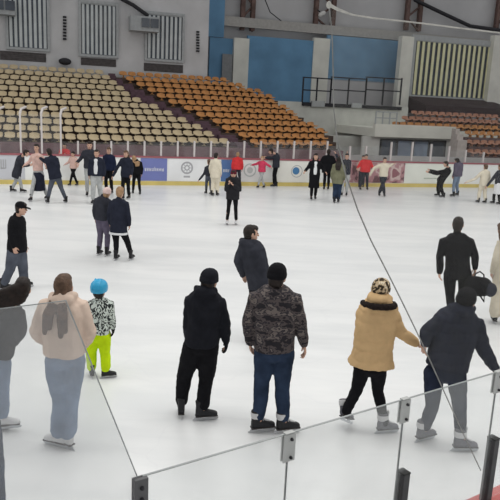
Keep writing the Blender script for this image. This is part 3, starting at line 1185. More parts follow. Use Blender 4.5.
# terrace and seats of the right wing
w = WB()
for i in range(3):
    v = 8.0 + .8 * i
    zf = uz(450, 123.5 - 0 * i, 8.0)[1] - .42 + .36 * i
    ul = uz(392 + i * 9, 120, v)[0]
    w.ubox(ul, uB1 + 3, v - .4, v + .42, zB1 - .3, zf)
    u = ul + .4
    k = 1
    while proj(S(u, v, zf))[0] < 503:
        p = S(u, v, zf + .15)
        seats.append(((p - CAM).length, SEATO if i == 0 else SEATR, p, '%s balcony seat, %s row above the cream slab, %s from the left end' % ('orange' if i == 0 else 'rust', ORD[i], ORD[k - 1] if k <= 20 else 'number ' + NUM[k]),
                      'seats on the right balcony', ang))
        u += SP
        k += 1
struct(w.obj('floor_terrace_balcony', TERR), 'dark terrace on the balcony')
w = WB()
for i in range(3):
    v = 4.4 + .8 * i
    zf = uz(480, 149, 4.4)[1] - .42 + .50 * i
    ul = uz(468 - i * 2, 140, v)[0]
    w.ubox(ul, uB1 + 3, v - .4, v + .42, -.02, zf)
    u = ul + .4
    k = 1
    while proj(S(u, v, zf))[0] < 503:
        p = S(u, v, zf + .15)
        seats.append(((p - CAM).length, SEATR if i < 2 else SEATO, p, '%s seat under the balcony at right, %s row up, %s from its left' % ('rust' if i < 2 else 'orange', ORD[i], ORD[k - 1]),
                      'seats of the lower right block', ang))
        u += SP
        k += 1
ul = uz(454, 140, 4.4)[0]
struct(w.obj('floor_terrace_right', mat('terrace_mauve', (0.15, 0.10, 0.10), .9, .2)), 'low terrace below the balcony at right')
w = WB()
ua_, ub_ = uz(457, 140, 4.2)[0], uz(467, 140, 4.2)[0]
zs = uz(460, 140, 4.2)[1]
w.ubox(ua_, ub_ - .05, 4.1, 4.5, -.02, zs)
w.ubox(ua_ + .2, ub_ - .05, 4.5, 4.9, -.02, zs + .3)
w.ubox(ua_ + .35, ub_ - .05, 4.9, 5.3, -.02, zs + .6)
struct(w.obj('trim_9', mat('steps_pale', (.52, .47, .44), .9, .1)), 'pale steps at the left end of the low terrace')
w = WB()
w.ubox(uend + .1, uB1 + 3, 3.2, 3.35, -.02, 1.25)
struct(w.obj('wall_low', mat('low_wall', (0.46, 0.45, 0.44), .9, .12, 1)), 'low pale wall behind the far boards at right')

seats.sort(key=lambda q: q[0])
print('SEATS', len(seats))
rest = MB()
for n, (d, me, p, lab, grp, a_) in enumerate(seats):
    if n < 300:
        o = link('stadium_seat', me, None, p, a_ + PI)
        tag(o, lab, 'seat', grp)
    else:
        pass
byc = {}
for d, me, p, lab, grp, a_ in seats[300:]:
    byc.setdefault(me.name, (me, []))[1].append((p, a_ + PI))
tot = MB()
slots = []
fm = []
for nm, (me, L) in byc.items():
    for p, a_ in L:
        Q = Matrix.Rotation(a_, 3, 'Z')
        tot.add([p + Q @ v.co for v in me.vertices], [tuple(f.vertices) for f in me.polygons])
        fm += [len(slots)] * len(me.polygons)
    slots.append(me.materials[0])
if tot.v:
    me = tot.mesh('stadium_seats', None)
    for m_ in slots: me.materials.append(m_)
    me.polygons.foreach_set('material_index', fm)
    o = link('stadium_seats', me)
    tag(o, 'farthest rows of plastic seats high up in the stands', 'seats', kind='stuff')

# ------------------------------------------------------------------ far boards
BH = 1.17
WHITEB = mat('board_white', (0.84, 0.85, 0.83), .5, .05, .8, spec=.3)
YEL = mat('kick_yellow', (0.66, 0.53, 0.18), .6, .1, 2)
REDR = mat('rail_red', (0.36, 0.12, 0.14), .6, .12, 2)
w = WB(); w.ubox(-20, 46, 0, .12, 0, BH)
struct(w.obj('wall_boards', WHITEB), 'white rink boards along the far side')
w = WB(); w.ubox(-20, 46, -.03, 0, 0, .17)
struct(w.obj('baseboard_far', YEL), 'yellow kick strip at the foot of the far boards')
w = WB(); w.ubox(-20, 46, -.035, .16, BH - .01, BH + .05)
struct(w.obj('trim_10', REDR), 'dull red cap rail on the far boards')


def ad(px0, px1, color, name, label, z0=.19, z1=BH - .03):
    ua, ub = uz(px0, 172, -.0)[0], uz(px1, 172, -.0)[0]
    w = WB(); w.ubox(ua, ub, -.012, 0, z0, z1)
    m_ = color if not isinstance(color, tuple) else mat(name + '_%d' % px0, color, .45, .06, 1.2)
    t = empty('board_banner', S((ua + ub) / 2, 0, z0), label, 'banner', 'banners on the far boards')
    o = w.obj('panel', m_); o.parent = t; o.location = -t.location
    return t, ua, ub


def sub(t, mb, name, m):
    o = mb.obj(name, m); o.parent = t; o.location = -t.location
    return o


def ring(mb, cu, cz, r1, r2, d0=-.016, d1=-.012, n=28, a0=0, a1=2 * PI):
    vs = []
    for k in range(n + 1):
        a = a0 + (a1 - a0) * k / n
        for r in (r1, r2):
            vs.append(S(cu + r * math.cos(a), d0, cz + r * math.sin(a)))
    mb.add(vs, [(2 * k, 2 * k + 1, 2 * k + 3, 2 * k + 2) for k in range(n)])


INKG = mat('ink_grey', (.42, .42, .44), .6, .05)
INKB = mat('ink_blue', (.08, .22, .42), .6, .05)
INKW = mat('ink_white', (.75, .76, .80), .6, .02)
INKGR = mat('ink_green', (.38, .44, .36), .6, .05)
# grey advert with dark marks far left
t, ua, ub = ad(-6, 25, (.58, .59, .63), 'ad_grey', 'grey banner on the far boards behind the group at far left')
mk = WB()
for q in range(3):
    x = uz(0.5 + q * 2.2, 165, 0)[0]
    mk.ubox(x, x + .05, -.018, -.012, .62, .98)
mk.ubox(uz(0.5, 165, 0)[0], uz(5.3, 165, 0)[0], -.018, -.012, .60, .66)
sub(t, mk, 'mark', INKG)
# violet-blue banner with one line of white lettering too blurred to read
for a, b, la in ((140.5, 167, 'violet-blue banner with a line of white lettering on the far boards'), (221, 233, 'short blue banner with white lettering behind the red-jacketed skater')):
    t, ua, ub = ad(a, b, (.18, .21, .47) if a < 200 else (.10, .19, .40), 'ad_blue', la)
    mk = WB()
    rs = random.Random(4)
    x = ua + (.18 if a < 200 else .1)
    while x < ub - (.22 if a < 200 else .15):
        wl = rs.choice((.06, .075, .085))
        ht = rs.choice((.13, .13, .18))
        mk.ubox(x, x + .02, -.018, -.012, .60, .60 + ht)
        if rs.random() < .7: mk.ubox(x + .02, x + wl, -.018, -.012, .60 + .05, .60 + .075)
        mk.ubox(x + wl - .02, x + wl, -.018, -.012, .60, .73)
        if rs.random() < .6: mk.ubox(x, x + wl, -.018, -.012, .60, .622)
        x += wl + .035
    sub(t, mk, 'lettering', INKW)
# white banners with round emblems
t, ua, ub = ad(168.5, 205, (.82, .83, .84), 'ad_white', 'white banner with a faint grey round emblem beside the violet-blue banner')
cu, cz = uz(187, 167, -.01)
mk = WB(); ring(mk, cu, .76, .27, .20); ring(mk, cu, .76, .12, .07)
for q in range(8):
    a = q * PI / 4
    mk.tube([S(cu + .12 * math.cos(a), -.014, .76 + .12 * math.sin(a)), S(cu + .20 * math.cos(a), -.014, .76 + .20 * math.sin(a))], [.012, .012])
mk.ubox(cu - .14, cu + .14, -.017, -.012, .34, .42)
sub(t, mk, 'emblem', INKG)
t, ua, ub = ad(237, 262, (.80, .80, .79), 'ad_white2', 'white banner with a pale grey round emblem left of the child in red')
cu, cz = uz(250, 168, -.01)
mk = WB(); ring(mk, cu, .70, .30, .24); ring(mk, cu, .70, .14, .0)
sub(t, mk, 'emblem', mat('ink_pale', (.50, .53, .52), .6, .05))
t, ua, ub = ad(277, 308, (.84, .83, .77), 'ad_cream', 'cream-white banner with a blue and white round logo')
cu, cz = uz(297, 168, -.01)
mk = WB(); ring(mk, cu, .68, .28, .25)
sub(t, mk, 'logo_ring', INKG)
mk = WB(); ring(mk, cu - .04, .70, .17, .0)
sub(t, mk, 'logo', INKB)
FLOR = ramp_mat('print_floral', [(0, (.16, .08, .09)), (.42, (.45, .24, .26)), (.52, (.62, .48, .46)), (.62, (.30, .13, .15))], (1, 1, 1), 1.6, 3, .6, .6)
t, ua, ub = ad(345, 404.5, FLOR, 'ad_floral', 'dull red and pink patterned banner behind the skater in cream')
t, ua, ub = ad(405, 452, (.80, .82, .75), 'ad_green', 'off-white banner with a faint line of green lettering behind the black-clad skater')
mk = WB()
rs = random.Random(9)
x = uz(424, 177, 0)[0]
xe = uz(439, 177, 0)[0]
while x < xe:
    mk.ubox(x, x + .05, -.018, -.012, .40, .46)
    x += .08
sub(t, mk, 'lettering', INKGR)

# glass posts behind the far boards
PG = mat('post_grey', (.62, .58, .57), .5, .05)
FG = None


def glass_mat(name, fac, col=(.62, .64, .66)):
    m = bpy.data.materials.new(name)
    m.use_nodes = True
    nt = m.node_tree
    nt.nodes.clear()
    out = nt.nodes.new('ShaderNodeOutputMaterial')
    tr = nt.nodes.new('ShaderNodeBsdfTransparent')
    tr.inputs['Color'].default_value = (.985, .99, .99, 1)
    df = nt.nodes.new('ShaderNodeBsdfDiffuse')
    df.inputs['Color'].default_value = (*col, 1)
    gl = nt.nodes.new('ShaderNodeBsdfGlossy')
    gl.inputs['Roughness'].default_value = .08
    tc = nt.nodes.new('ShaderNodeTexCoord')
    nz = nt.nodes.new('ShaderNodeTexNoise')
    nz.inputs['Scale'].default_value = 3
    nz.inputs['Detail'].default_value = 6
    mr = nt.nodes.new('ShaderNodeMapRange')
    mr.inputs['From Min'].default_value = .3
    mr.inputs['From Max'].default_value = .7
    mr.inputs['To Min'].default_value = fac * .75
    mr.inputs['To Max'].default_value = fac * 1.25
    m1 = nt.nodes.new('ShaderNodeMixShader')
    m2 = nt.nodes.new('ShaderNodeMixShader')
    m2.inputs['Fac'].default_value = .03
    nt.links.new(tc.outputs['Object'], nz.inputs['Vector'])
    nt.links.new(nz.outputs['Fac'], mr.inputs['Value'])
    nt.links.new(mr.outputs['Result'], m1.inputs['Fac'])
    nt.links.new(tr.outputs[0], m1.inputs[1])
    nt.links.new(df.outputs[0], m1.inputs[2])
    nt.links.new(m1.outputs[0], m2.inputs[1])
    nt.links.new(gl.outputs[0], m2.inputs[2])
    nt.links.new(m2.outputs[0], out.inputs['Surface'])
    return m


FARG = glass_mat('far_glass', .03)
post_px = [(-1, 113), (21, 113), (42, 113), (61, 114)]
x = 78
while x < 335:
    post_px.append((x, 141 if x < 250 else 141))
    x += 16.6
post_px += [(350, 146), (366, 146), (391, 142), (412, 142), (431, 144), (449, 146), (466, 150), (484, 152)]
plab = 0
names = ['tall pale glass post behind the far boards, %s from the left edge' % q for q in ('first', 'second', 'third', 'fourth')]
prev = None
np_ = 0
for k, (px, pt) in enumerate(post_px):
    u_, _ = uz(px, 150, .08)
    _, zt = uz(px, pt, .08)
    np_ += 1
    tall = k < 4
    lab = names[k] if tall else 'short pale glass post on the far boards, %s right of the four tall ones' % (ORD[k - 4] if k - 4 < 20 else 'number ' + NUM[k - 3])
    m_ = WB()
    m_.ubox(u_ - .038, u_ + .038, .03, .11, BH + .07, zt)
    if tall:
        m_.tube([S(u_, .07, zt - .02), S(u_ + .05, .12, zt + .16), S(u_ + .22, .3, zt + .24)], [.05, .05, .045])
    o = m_.obj('glass_post', PG)
    tag(o, lab, 'post', 'glass posts on the far boards')
    if prev is not None:
        pu, pz = prev
        g = WB(); g.ubox(pu + .05, u_ - .05, .065, .077, BH + .07, min(pz, zt) - .03)
        tag(g.obj('safety_glass', FARG), 'clear far pane ending at the %s' % ('short post ' + lab.split(', ')[1].replace('four tall ones', 'tall posts') if not tall else ORD[k] + ' tall post'), 'glass pane', 'glass panes on the far boards')
    prev = (u_, zt)

# ================================================================== NEAR GLASS, POSTS, NET
ZG = 1.75
G1, G2 = at(285, 434.5, ZG), at(500, 371.5, ZG)
ge = (G2 - G1).normalized()
gn = V((-ge.y, ge.x, 0))
if gn.y < 0: gn = -gn
gang = math.atan2(ge.y, ge.x)


def gp(px, py, off=0.0):
    p = on_plane(px, py, G1 + gn * off, gn)
    return (p - G1).dot(ge), p.z


def GS(u, off, z):
    return V((G1.x, G1.y, 0)) + ge * u + gn * off + Z3 * z


GM = Matrix((ge, gn, Z3)).transposed()
ZB = gp(475, 504)[1]
uj = [gp(141, 476)[0], gp(289, 433)[0], gp(405, 400)[0], gp(498, 373)[0]]
uj.append(uj[-1] + .9)
print('NEAR', G1, G2, 'board top', ZB, 'joints', uj)
NG = glass_mat('near_glass', .10, (.86, .88, .88))
glab = ['near low glass panel between the perforated post and the first clamp', 'near low glass panel between the clamps below the camouflage jacket and the tan coat',
        'near low glass panel in front of the legs of the navy-coated skater', 'near low glass panel at the right edge']
for k in range(4):
    g = MB()
    a, b = uj[k] + .008, uj[k + 1] - .008
    g.box(GS((a + b) / 2, 0, (ZB + ZG) / 2), ((b - a) / 2, .006, (ZG - ZB) / 2), GM)
    o = g.obj('safety_glass', NG)
    tag(o, glab[k], 'glass panel', 'near glass panels')
# polished top edges are what the eye catches: thin seal strips as parts
EDGE = mat('glass_edge', (.30, .32, .32), .3, .05, spec=.5)
for k, o in enumerate([q for q in COL.objects if q.name.startswith('safety_glass') and 'near low' in q.get('label', '')][:4]):
    a, b = uj[k] + .008, uj[k + 1] - .008
    e = MB(); e.box(GS((a + b) / 2, 0, ZG + .0018), ((b - a) / 2, .0063, .0018), GM); e.obj('edge', EDGE, o)
    e = MB(); e.box(GS(b + .006, 0, (ZB + ZG) / 2), (.0026, .006, (ZG - ZB) / 2), GM); e.obj('seal', mat('seal_grey', (.16, .17, .17), .7, .05), o)
# tall panel at the left with its slanting end
pc, zc = gp(66, 301)
pb, zb_ = gp(137, 476)
zl = zc
g = MB()
ul = uj[0] - 2.0
prof = [(ul, ZB), (pb - .0, ZB), (pb, zb_), (pc, zc), (ul, zc)]
n = 5
vs = [GS(u, o_, z) for o_ in (-.006, .006) for u, z in prof]
g.add(vs, [tuple(range(n)), tuple(range(n, 2 * n))[::-1]] + [(i, n + i, n + (i + 1) % n, (i + 1) % n) for i in range(n)])
tp = g.obj('safety_glass', glass_mat('tall_glass', .12, (.76, .76, .77)))
tag(tp, 'tall near glass panel at left with a slanting end above the perforated post', 'glass panel', 'near glass panels')
e = MB()
e.tube([GS(ul, 0, zc + .002), GS(pc, 0, zc + .002)], [.0022, .0022])
e.tube([GS(pc, 0, zc), GS(pb, 0, zb_)], [.0028, .0028])
e.obj('edge', EDGE, tp)
# clamps
CLM = mat('clamp_steel', (.50, .51, .50), .5, .08)
for k, lab in ((1, 'steel clamp on the glass joint left of the tan-coated skater'), (2, 'steel clamp on the glass joint beneath the held hands'), (3, 'steel clamp on the glass joint at the right edge')):
    t = empty('glass_clamp', GS(uj[k], 0, ZG), lab, 'clamp', 'clamps on the near glass', rz=gang)
    hh = .165 if k == 1 else .155
    for sgn, nm in ((-1, 'plate'), (1, 'plate')):
        m_ = MB(); m_.box((0, sgn * .011, -hh / 2 - .0), (.040, .004, hh / 2)); m_.obj(nm, CLM, t, bevel=.002)
    for z in (-.03, -hh + .025):
        m_ = MB(); m_.tube([(0.008, -.015, z), (0.008, -.024, z)], [.0085, .0085]); m_.obj('bolt', DARKG, t)
    m_ = MB(); m_.box((0, 0, .006), (.030, .015, .003)); m_.obj('cap', CLM, t)
# posts
POSTD = mat('post_dark', (.055, .055, .058), .45, .2, 8, metal=.2)
for k, px, lab in ((2, 401, 'dark square metal post below the second glass clamp'), (3, 490, 'dark square metal post near the right edge below the third clamp'), (1, 283, 'dark square metal post below the first glass clamp')):
    u_ = gp(px + 2, {401: 478, 490: 450, 283: 506}[px])[0]
    zt = gp(402, 473)[1]
    t = empty('glass_post', GS(u_, 0, ZB), lab, 'post', 'posts of the near glass', rz=gang)
    for sgn in (-1, 1):
        m_ = MB(); m_.box((0, sgn * .021, (zt - ZB) / 2 - .2), (.029, .013, (zt - ZB) / 2 + .2)); m_.obj('cheek', POSTD, t, bevel=.004)
    m_ = MB(); m_.box((0, 0, zt - ZB + .004), (.031, .036, .006)); m_.obj('cap', mat('cap_dark', (.03, .03, .03), .6, .1), t, bevel=.003)
u_, zt = gp(139, 476)
t = empty('perforated_post', GS(u_, 0, ZB), 'grey perforated metal post at the foot of the slanting glass end', 'post', rz=gang)
m_ = MB(); m_.box((0, -.022, (zt - ZB) / 2 - .1), (.035, .012, (zt - ZB) / 2 + .1)); m_.obj('plate', mat('post_grey_near', (.13, .13, .135), .5, .1, metal=.2), t, bevel=.003)
m_ = MB(); m_.box((0, .014, (zt - ZB) / 2 - .1), (.030, .006, (zt - ZB) / 2 + .09)); m_.obj('plate', mat('post_grey_near', (.13, .13, .135), .5, .1), t, bevel=.003)
for q in range(4):
    m_ = MB(); m_.tube([(0, -.030, zt - ZB - .045 - .06 * q), (0, -.040, zt - ZB - .045 - .06 * q)], [.010, .010]); m_.obj('bolt', DARKG, t)
# near boards
m_ = MB(); m_.box(GS(1.0, 0, (ZB - .06) / 2), (5, .05, (ZB - .06) / 2), GM)
struct(m_.obj('wall_near', WHITEB), 'near rink boards below the glass')
m_ = MB(); m_.box(GS(1.0, 0, ZB - .035), (5, .075, .028), GM)
struct(m_.obj('trim_11', mat('rail_near', (.55, .16, .15), .6, .1)), 'red cap rail of the near boards')

# ------------------------------------------------------------------ net
NO = -.16
ropeL = [(328, 5), (331, 30), (332, 60), (333, 110), (337, 145), (345, 175), (357, 210), (370, 240), (388, 275), (402, 303), (420, 340), (440, 384), (460, 428), (480, 470)]
ropeT = [(328, 5), (338, 10), (352, 15), (375, 18.5), (400, 21), (430, 24.5), (465, 29), (500, 33), (560, 39)]
LP = [gp(x, y, NO) for x, y in ropeL]
TP = [gp(x, y, NO) for x, y in ropeT]
org = GS(LP[0][0], NO, 0)


def netmat():
    m = bpy.data.materials.new('net_mesh')
    m.use_nodes = True
    nt = m.node_tree
    nt.nodes.clear()
    out = nt.nodes.new('ShaderNodeOutputMaterial')
    tr = nt.nodes.new('ShaderNodeBsdfTransparent')
    df = nt.nodes.new('ShaderNodeBsdfDiffuse')
    df.inputs['Color'].default_value = (.62, .62, .58, 1)
    mx = nt.nodes.new('ShaderNodeMixShader')
    tc = nt.nodes.new('ShaderNodeTexCoord')
    sp = nt.nodes.new('ShaderNodeSeparateXYZ')
    nt.links.new(tc.outputs['Object'], sp.inputs[0])
    outs = []
    for sg in (1, -1):
        a = nt.nodes.new('ShaderNodeMath'); a.operation = 'MULTIPLY_ADD'
        nt.links.new(sp.outputs['Z'], a.inputs[0]); a.inputs[1].default_value = sg
        nt.links.new(sp.outputs['X'], a.inputs[2])
        b = nt.nodes.new('ShaderNodeMath'); b.operation = 'DIVIDE'; b.inputs[1].default_value = .014
        nt.links.new(a.outputs[0], b.inputs[0])
        c = nt.nodes.new('ShaderNodeMath'); c.operation = 'FRACT'
        nt.links.new(b.outputs[0], c.inputs[0])
        d = nt.nodes.new('ShaderNodeMath'); d.operation = 'LESS_THAN'; d.inputs[1].default_value = .024
        nt.links.new(c.outputs[0], d.inputs[0])
        outs.append(d)
    e = nt.nodes.new('ShaderNodeMath'); e.operation = 'MAXIMUM'
    nt.links.new(outs[0].outputs[0], e.inputs[0]); nt.links.new(outs[1].outputs[0], e.inputs[1])
    nt.links.new(e.outputs[0], mx.inputs['Fac'])
    nt.links.new(tr.outputs[0], mx.inputs[1]); nt.links.new(df.outputs[0], mx.inputs[2])
    nt.links.new(mx.outputs[0], out.inputs['Surface'])
    return m


tn = empty('safety_net', org, 'fine safety net hanging from a pale rope, its free edge sagging to a near post', 'net', rz=gang)
poly = [(u - LP[0][0], 0, z) for u, z in LP]
# stop at the glass top
cut = [p for p in poly if p[2] > ZG + .02]
right = TP[-1][0] - LP[0][0]
vs = cut + [(right, 0, ZG + .02)] + [(u - LP[0][0], 0, z) for u, z in TP[::-1][:-1]]
me = bpy.data.meshes.new('netting')
import bmesh
bm = bmesh.new()
ff = bm.faces.new([bm.verts.new(v) for v in vs])
bmesh.ops.triangulate(bm, faces=[ff])
bm.to_mesh(me); bm.free()
me.materials.append(netmat())
link('netting', me, tn)
m_ = MB(); m_.tube([(u - LP[0][0], -.006, z) for u, z in LP], [.0026] * 4 + [.0034] * (len(LP) - 4))
tag(m_.obj('edge_rope', mat('rope_grey', (.30, .30, .29), .9, .2, 30), tn, smooth=True), 'thin grey edge rope')
m_ = MB(); m_.tube([(u - LP[0][0], -.006, z) for u, z in TP], [.008, .006] + [.0036] * (len(TP) - 2))
tag(m_.obj('top_rope', mat('rope_pale', (.55, .54, .50), .9, .15, 30), tn, smooth=True), 'thick pale top rope')
m_ = MB(); m_.ball((0, -.006, LP[0][1]), V((.011, 0, 0)), V((0, .011, 0)), V((0, 0, .016))); m_.obj('knot', MATS['rope_pale'], tn, smooth=True)
# ================================================================== PEOPLE
# near row
person('person in black puffer jacket and black trousers, left of the camouflage jacket', ((181, 416), (202, 420)), 268, yaw=R(-8),
       j=dict(head=(209.5, 281), neck=(206, 293), shL=(191, 300), shR=(219, 302), elL=(188, 325, .0), elR=(225, 325), wrL=(189, 340, .12), wrR=(226, 341, .04), hiL=(194, 346), hiR=(209, 346), knL=(184, 378, .06), knR=(206, 380, .02)),
       upper=BLACK, lower=JET, bulk=.045, hem=.0, boot='b', fdir=(R(8), R(-75)), hat='beanie', hatm=BLACK, head_yaw=R(-25), near=True, hood=True, quilt=.006, glove=BLACK, legw=1.25)
person('person in grey-brown camouflage jacket, black beanie and blue jeans', ((258, 432), (283, 433)), 263, yaw=R(-10),
       j=dict(head=(277, 277), neck=(275, 289), shL=(256, 297), shR=(294, 299), elL=(248, 323), elR=(301, 325), wrL=(250, 342, .06), wrR=(304, 344), hiL=(265, 352), hiR=(283, 352), knL=(262, 382, .03), knR=(282, 383, .03)),
       upper=CAMO, lower=JEANB, bulk=.05, hem=.02, boot='b', fdir=(R(-72), R(-72)), hat='beanie', hatm=JET, head_yaw=R(-15), near=True, tongue=True, legw=1.15)
person('dark-haired person in dark grey-blue hooded jacket standing behind the camouflage jacket', (257, None), 225, h=1.82, yaw=R(-35),
       j=dict(head=(251, 233.5), neck=(250, 244), elL=(238, 262, -.03), wrL=(243, 275, .16)), upper=CHAR, lower=JET, bulk=.05, hem=-.16, boot='b', hair='short', head_yaw=R(-70), near=True, hood=True, arms='down', face=True, width=.88)
person('long-haired person in cream-beige jacket and light blue jeans at left', ((60, 447), (67, 448)), 274, yaw=R(2),
       j=dict(head=(63.5, 287), neck=(64, 300), shL=(47, 306), shR=(80, 306), elL=(37, 331, -.02), elR=(89, 331, -.02), wrL=(46, 342, .18), wrR=(84, 344, .18), hiL=(57, 360), hiR=(73, 360), knL=(61, 397, .02), knR=(71, 397, .04)),
       upper=BEIGE, lower=JEANL, bulk=.055, hem=.08, boot='w', fdir=(R(72), R(60)), hair='pony', hairm=HAIRB, near=True, hood=True, legw=1.25, cuff=1.32, sleeve=1.1)
person('small child in blue helmet, black and white jacket and neon yellow trousers', ((92, 377), (106, 378)), 277, yaw=R(-10),
       j=dict(head=(99.5, 289), neck=(100, 300), shL=(91, 303), shR=(110, 304), elL=(89, 316), elR=(112, 316), wrL=(89, 326, .05), wrR=(113, 328), hiL=(93, 336), hiR=(104, 336), knL=(91, 352, .02), knR=(105, 353, .02)),
       upper=ZEBRA, lower=NEON, bulk=.035, hem=.06, boot='b', fdir=(R(20), R(-70)), hat='helmet', hair='none', near=True, glove=JET, legw=1.3, child=True, tongue=False, cuff=1.1)
person('person in tan puffer coat with dark fur collar and leopard-print hat', ((345, 429), (383, 433)), 279, yaw=R(-12),
       j=dict(head=(381, 291), neck=(379, 302), shL=(366, 309), shR=(391, 310), elL=(363, 331, .10), elR=(399, 331), wrL=(368, 343, .24), wrR=(416, 343), hiL=(363, 366), hiR=(378, 366), knL=(357, 389), knR=(378, 391, .04), anL=(346, 411, 0)),
       upper=TAN, lower=JET, bulk=.06, hem=.0, hoodup=1.0, flare=.03, tongue=True, boot='g', fdir=(R(-35), R(-75)), fpitch=(R(-38), 0), hat='beanie', hatm=LEOPARD, hair='short', hairm=HAIRB, head_yaw=R(-35), near=True, quilt=.010, scarf=FUR, hood=True, legw=.95, cone=.10)
person('person in navy puffer coat bending forward, holding hands with the tan coat', ((422, 441), (460, 451)), 287, h=1.85, yaw=R(-20),
       j=dict(stat=1.85, head=(466, 301), neck=(460, 312, .05), shL=(440, 321), shR=(476, 325), elL=(426, 333), elR=(484, 350), wrL=(425, 343, 0), wrR=(495, 369), hiL=(434, 374), hiR=(456, 372), knL=(432, 408, .03), knR=(460, 410, .03)),
       upper=NAVY, lower=JEAND, bulk=.06, hem=.06, hoodup=.85, tongue=True, boot='g', fdir=(R(-60), R(-85)), hat='beanie', hatm=JET, head_yaw=R(-35), near=True, quilt=.009, hood=True, legw=1.0, cone=.03)
kk = person('person in plain black jacket and trousers carrying a black backpack', (456, None), 216, h=1.88, yaw=R(0),
            j=dict(head=(458, 224.5), neck=(457, 235), shL=(444, 241), shR=(470, 242), elL=(440, 257), elR=(475, 257), wrL=(439.5, 272), wrR=(475, 268), hiL=(450, 274), hiR=(465, 274)),
            upper=JET, lower=JET, bulk=.04, hem=-.12, hair='short', hairm=HAIRD, near=True, width=1.0, head_yaw=R(-20))
person('person in dark cap, black jacket and grey trousers striding at the left edge', ((24, 287), (4, 290)), 201, yaw=R(-60),
       j=dict(head=(21, 208.5), neck=(17, 217), shL=(20, 220, .14), shR=(14, 221, -.14), elL=(23, 234, .16), elR=(11, 235, -.18), wrL=(25, 246, .12), wrR=(14, 247, -.2), hiL=(20, 250, .07), hiR=(14, 250, -.07), knL=(23, 268, .07), knR=(10, 270, -.07)),
       upper=JET, lower=JEANG, bulk=.05, hem=-.08, fdir=(R(-70), R(-70)), boot='b', hat='cap', hatm=JET, head_yaw=R(-80), near=False, legw=1.35, cuff=1.2, face=True)
person('long dark-haired person in dark grey coat and jeans leaning in at the left edge', ((-8, 431), (9, 431)), 275, h=1.72, yaw=R(-30),
       j=dict(stat=1.72, head=(22, 289), neck=(9, 306), shL=(-13, 312), shR=(18, 314), elL=(-20, 335), elR=(21, 330), wrL=(-14, 350), wrR=(15, 343, .0), hiL=(-10, 352), hiR=(0, 352), knL=(-8, 388), knR=(2, 388), anR=(3, 418, 0)),
       upper=COATGREY, lower=JEANL, bulk=.045, hem=-.05, boot='w', fdir=(R(-70), R(-75)), hair='wind', hairm=HAIRD, near=True, head_yaw=R(15), legw=1.15)
person('person in dark blue jeans mostly beyond the left edge, nearest the glass', ((-36, 526), (-2, 526)), 330, h=1.72, yaw=R(-5), lean=(-.25, 0), arms='front',
       j=dict(stat=1.72), upper=DKNAVY, lower=JEANB, bulk=.045, boot='b', near=True, hat='beanie', legw=1.2)
person('brown-haired person in long cream coat and cream trousers at the right edge', ((494, 323), (506, 325)), 222, yaw=R(5),
       j=dict(head=(503, 230)), upper=CREAM, lower=CREAM, bulk=.05, hem=-.35, boot='b', fdir=(R(-10), 0), hair='long', hairm=HAIRB, legw=1.4, cuff=1.3, arms='down', near=True)
# middle of the ice
person('person in grey-mauve trousers and pink hat walking close beside the navy coat', ((99, 255), (107, 256)), 186, yaw=R(-15),
       upper=CHAR, lower=MAUVE, bulk=.03, hem=-.10, hat='beanie', hatm=cloth('pale_pink', (.72, .55, .52)), legw=1.1, hair='short', hairm=HAIRF, j=dict(head=(107, 193)))
person('person in navy coat with a white hem band and black trousers', ((116, 260), (131, 260)), 184, yaw=R(-10),
       upper=NAVY, lower=JET, bulk=.04, hem=-.22, stripe=WHITE, hair='short', hairm=HAIRF, width=1.0, j=dict(head=(120, 192), neck=(119, 200), hiL=(115, 229), hiR=(122, 229)))
person('person in black coat and dark red beanie facing the camera on white skates', ((236, 224.5), (227, 224.5)), 168, yaw=R(180),
       j=dict(head=(233.5, 174), elR=(226, 190, -.05), wrR=(229, 184, -.25), elL=(240, 190), wrL=(233, 185, -.25)), upper=COATGREY, lower=JET, bulk=.05, hem=-.30, flare=.02, boot='w', hat='beanie', hatm=DKRED,
       hair='long', hairm=HAIRD, face=True, legw=.9)
# far left cluster
person('bending person in dark coat and light grey trousers, leftmost of the far group', ((12, 192), (22, 192.5)), 148, h=1.70, yaw=R(-70), j=dict(stat=1.7, head=(26, 153), neck=(21, 157), hiL=(17, 174, .08), hiR=(16, 174, -.08)),
       upper=CHAR, lower=LTGREY, bulk=.05, hem=-.25, arms='front', hair='short', boot='b')
person('dark-haired person in pale pink sweater and dark skirt in the far left group', ((47, 199), (31, 201)), 142, h=1.72, yaw=R(175), j=dict(stat=1.72, head=(36.5, 147.5), neck=(37, 154)),
       upper=PINK, lower=LTGREY, bulk=.03, hem=.12, skirt=NAVY, arms='half', hair='short', face=True, boot='b')
person('person in navy jacket and grey jeans leaning left, at right of the far left group', ((48, 203.5), (66, 203)), 148, h=1.74, yaw=R(40), j=dict(stat=1.74, head=(49, 152), neck=(51, 157), hiL=(53, 178), hiR=(58, 178), elL=(46, 162, .1), wrL=(40, 158, .1)),
       upper=NAVY, lower=JEANG, bulk=.06, hem=-.06, hair='short', hairm=HAIRD, legw=1.05, boot='b')
person('child in pink jacket and black trousers by the far boards at left', ((69, 183), (76, 183)), 151.5, yaw=R(160),
       upper=PINK, lower=JET, bulk=.04, arms='half', hair='short', face=True)
person('person in red jacket behind the far boards, left of the pink jacket', (66, 184), 143, yaw=R(180), upper=RED, lower=JET, bulk=.06, arms='front', hair='short', face=True, behind=True)
person('tall black-haired person in dark jacket and light trousers, back of the central-left cluster', (90, 196), 141, yaw=R(190), upper=CHAR, lower=LTGREY, bulk=.04, arms=('down', 'half'), hair='short', face=True)
person('person in light grey hoodie under an open dark jacket and pale trousers', ((101, 203), (93, 204)), 149, yaw=R(180), upper=NAVY, lower=LTGREY, inner=WHITE, bulk=.05, hem=-.10, hair='short', face=True, width=1.05, legw=1.2)
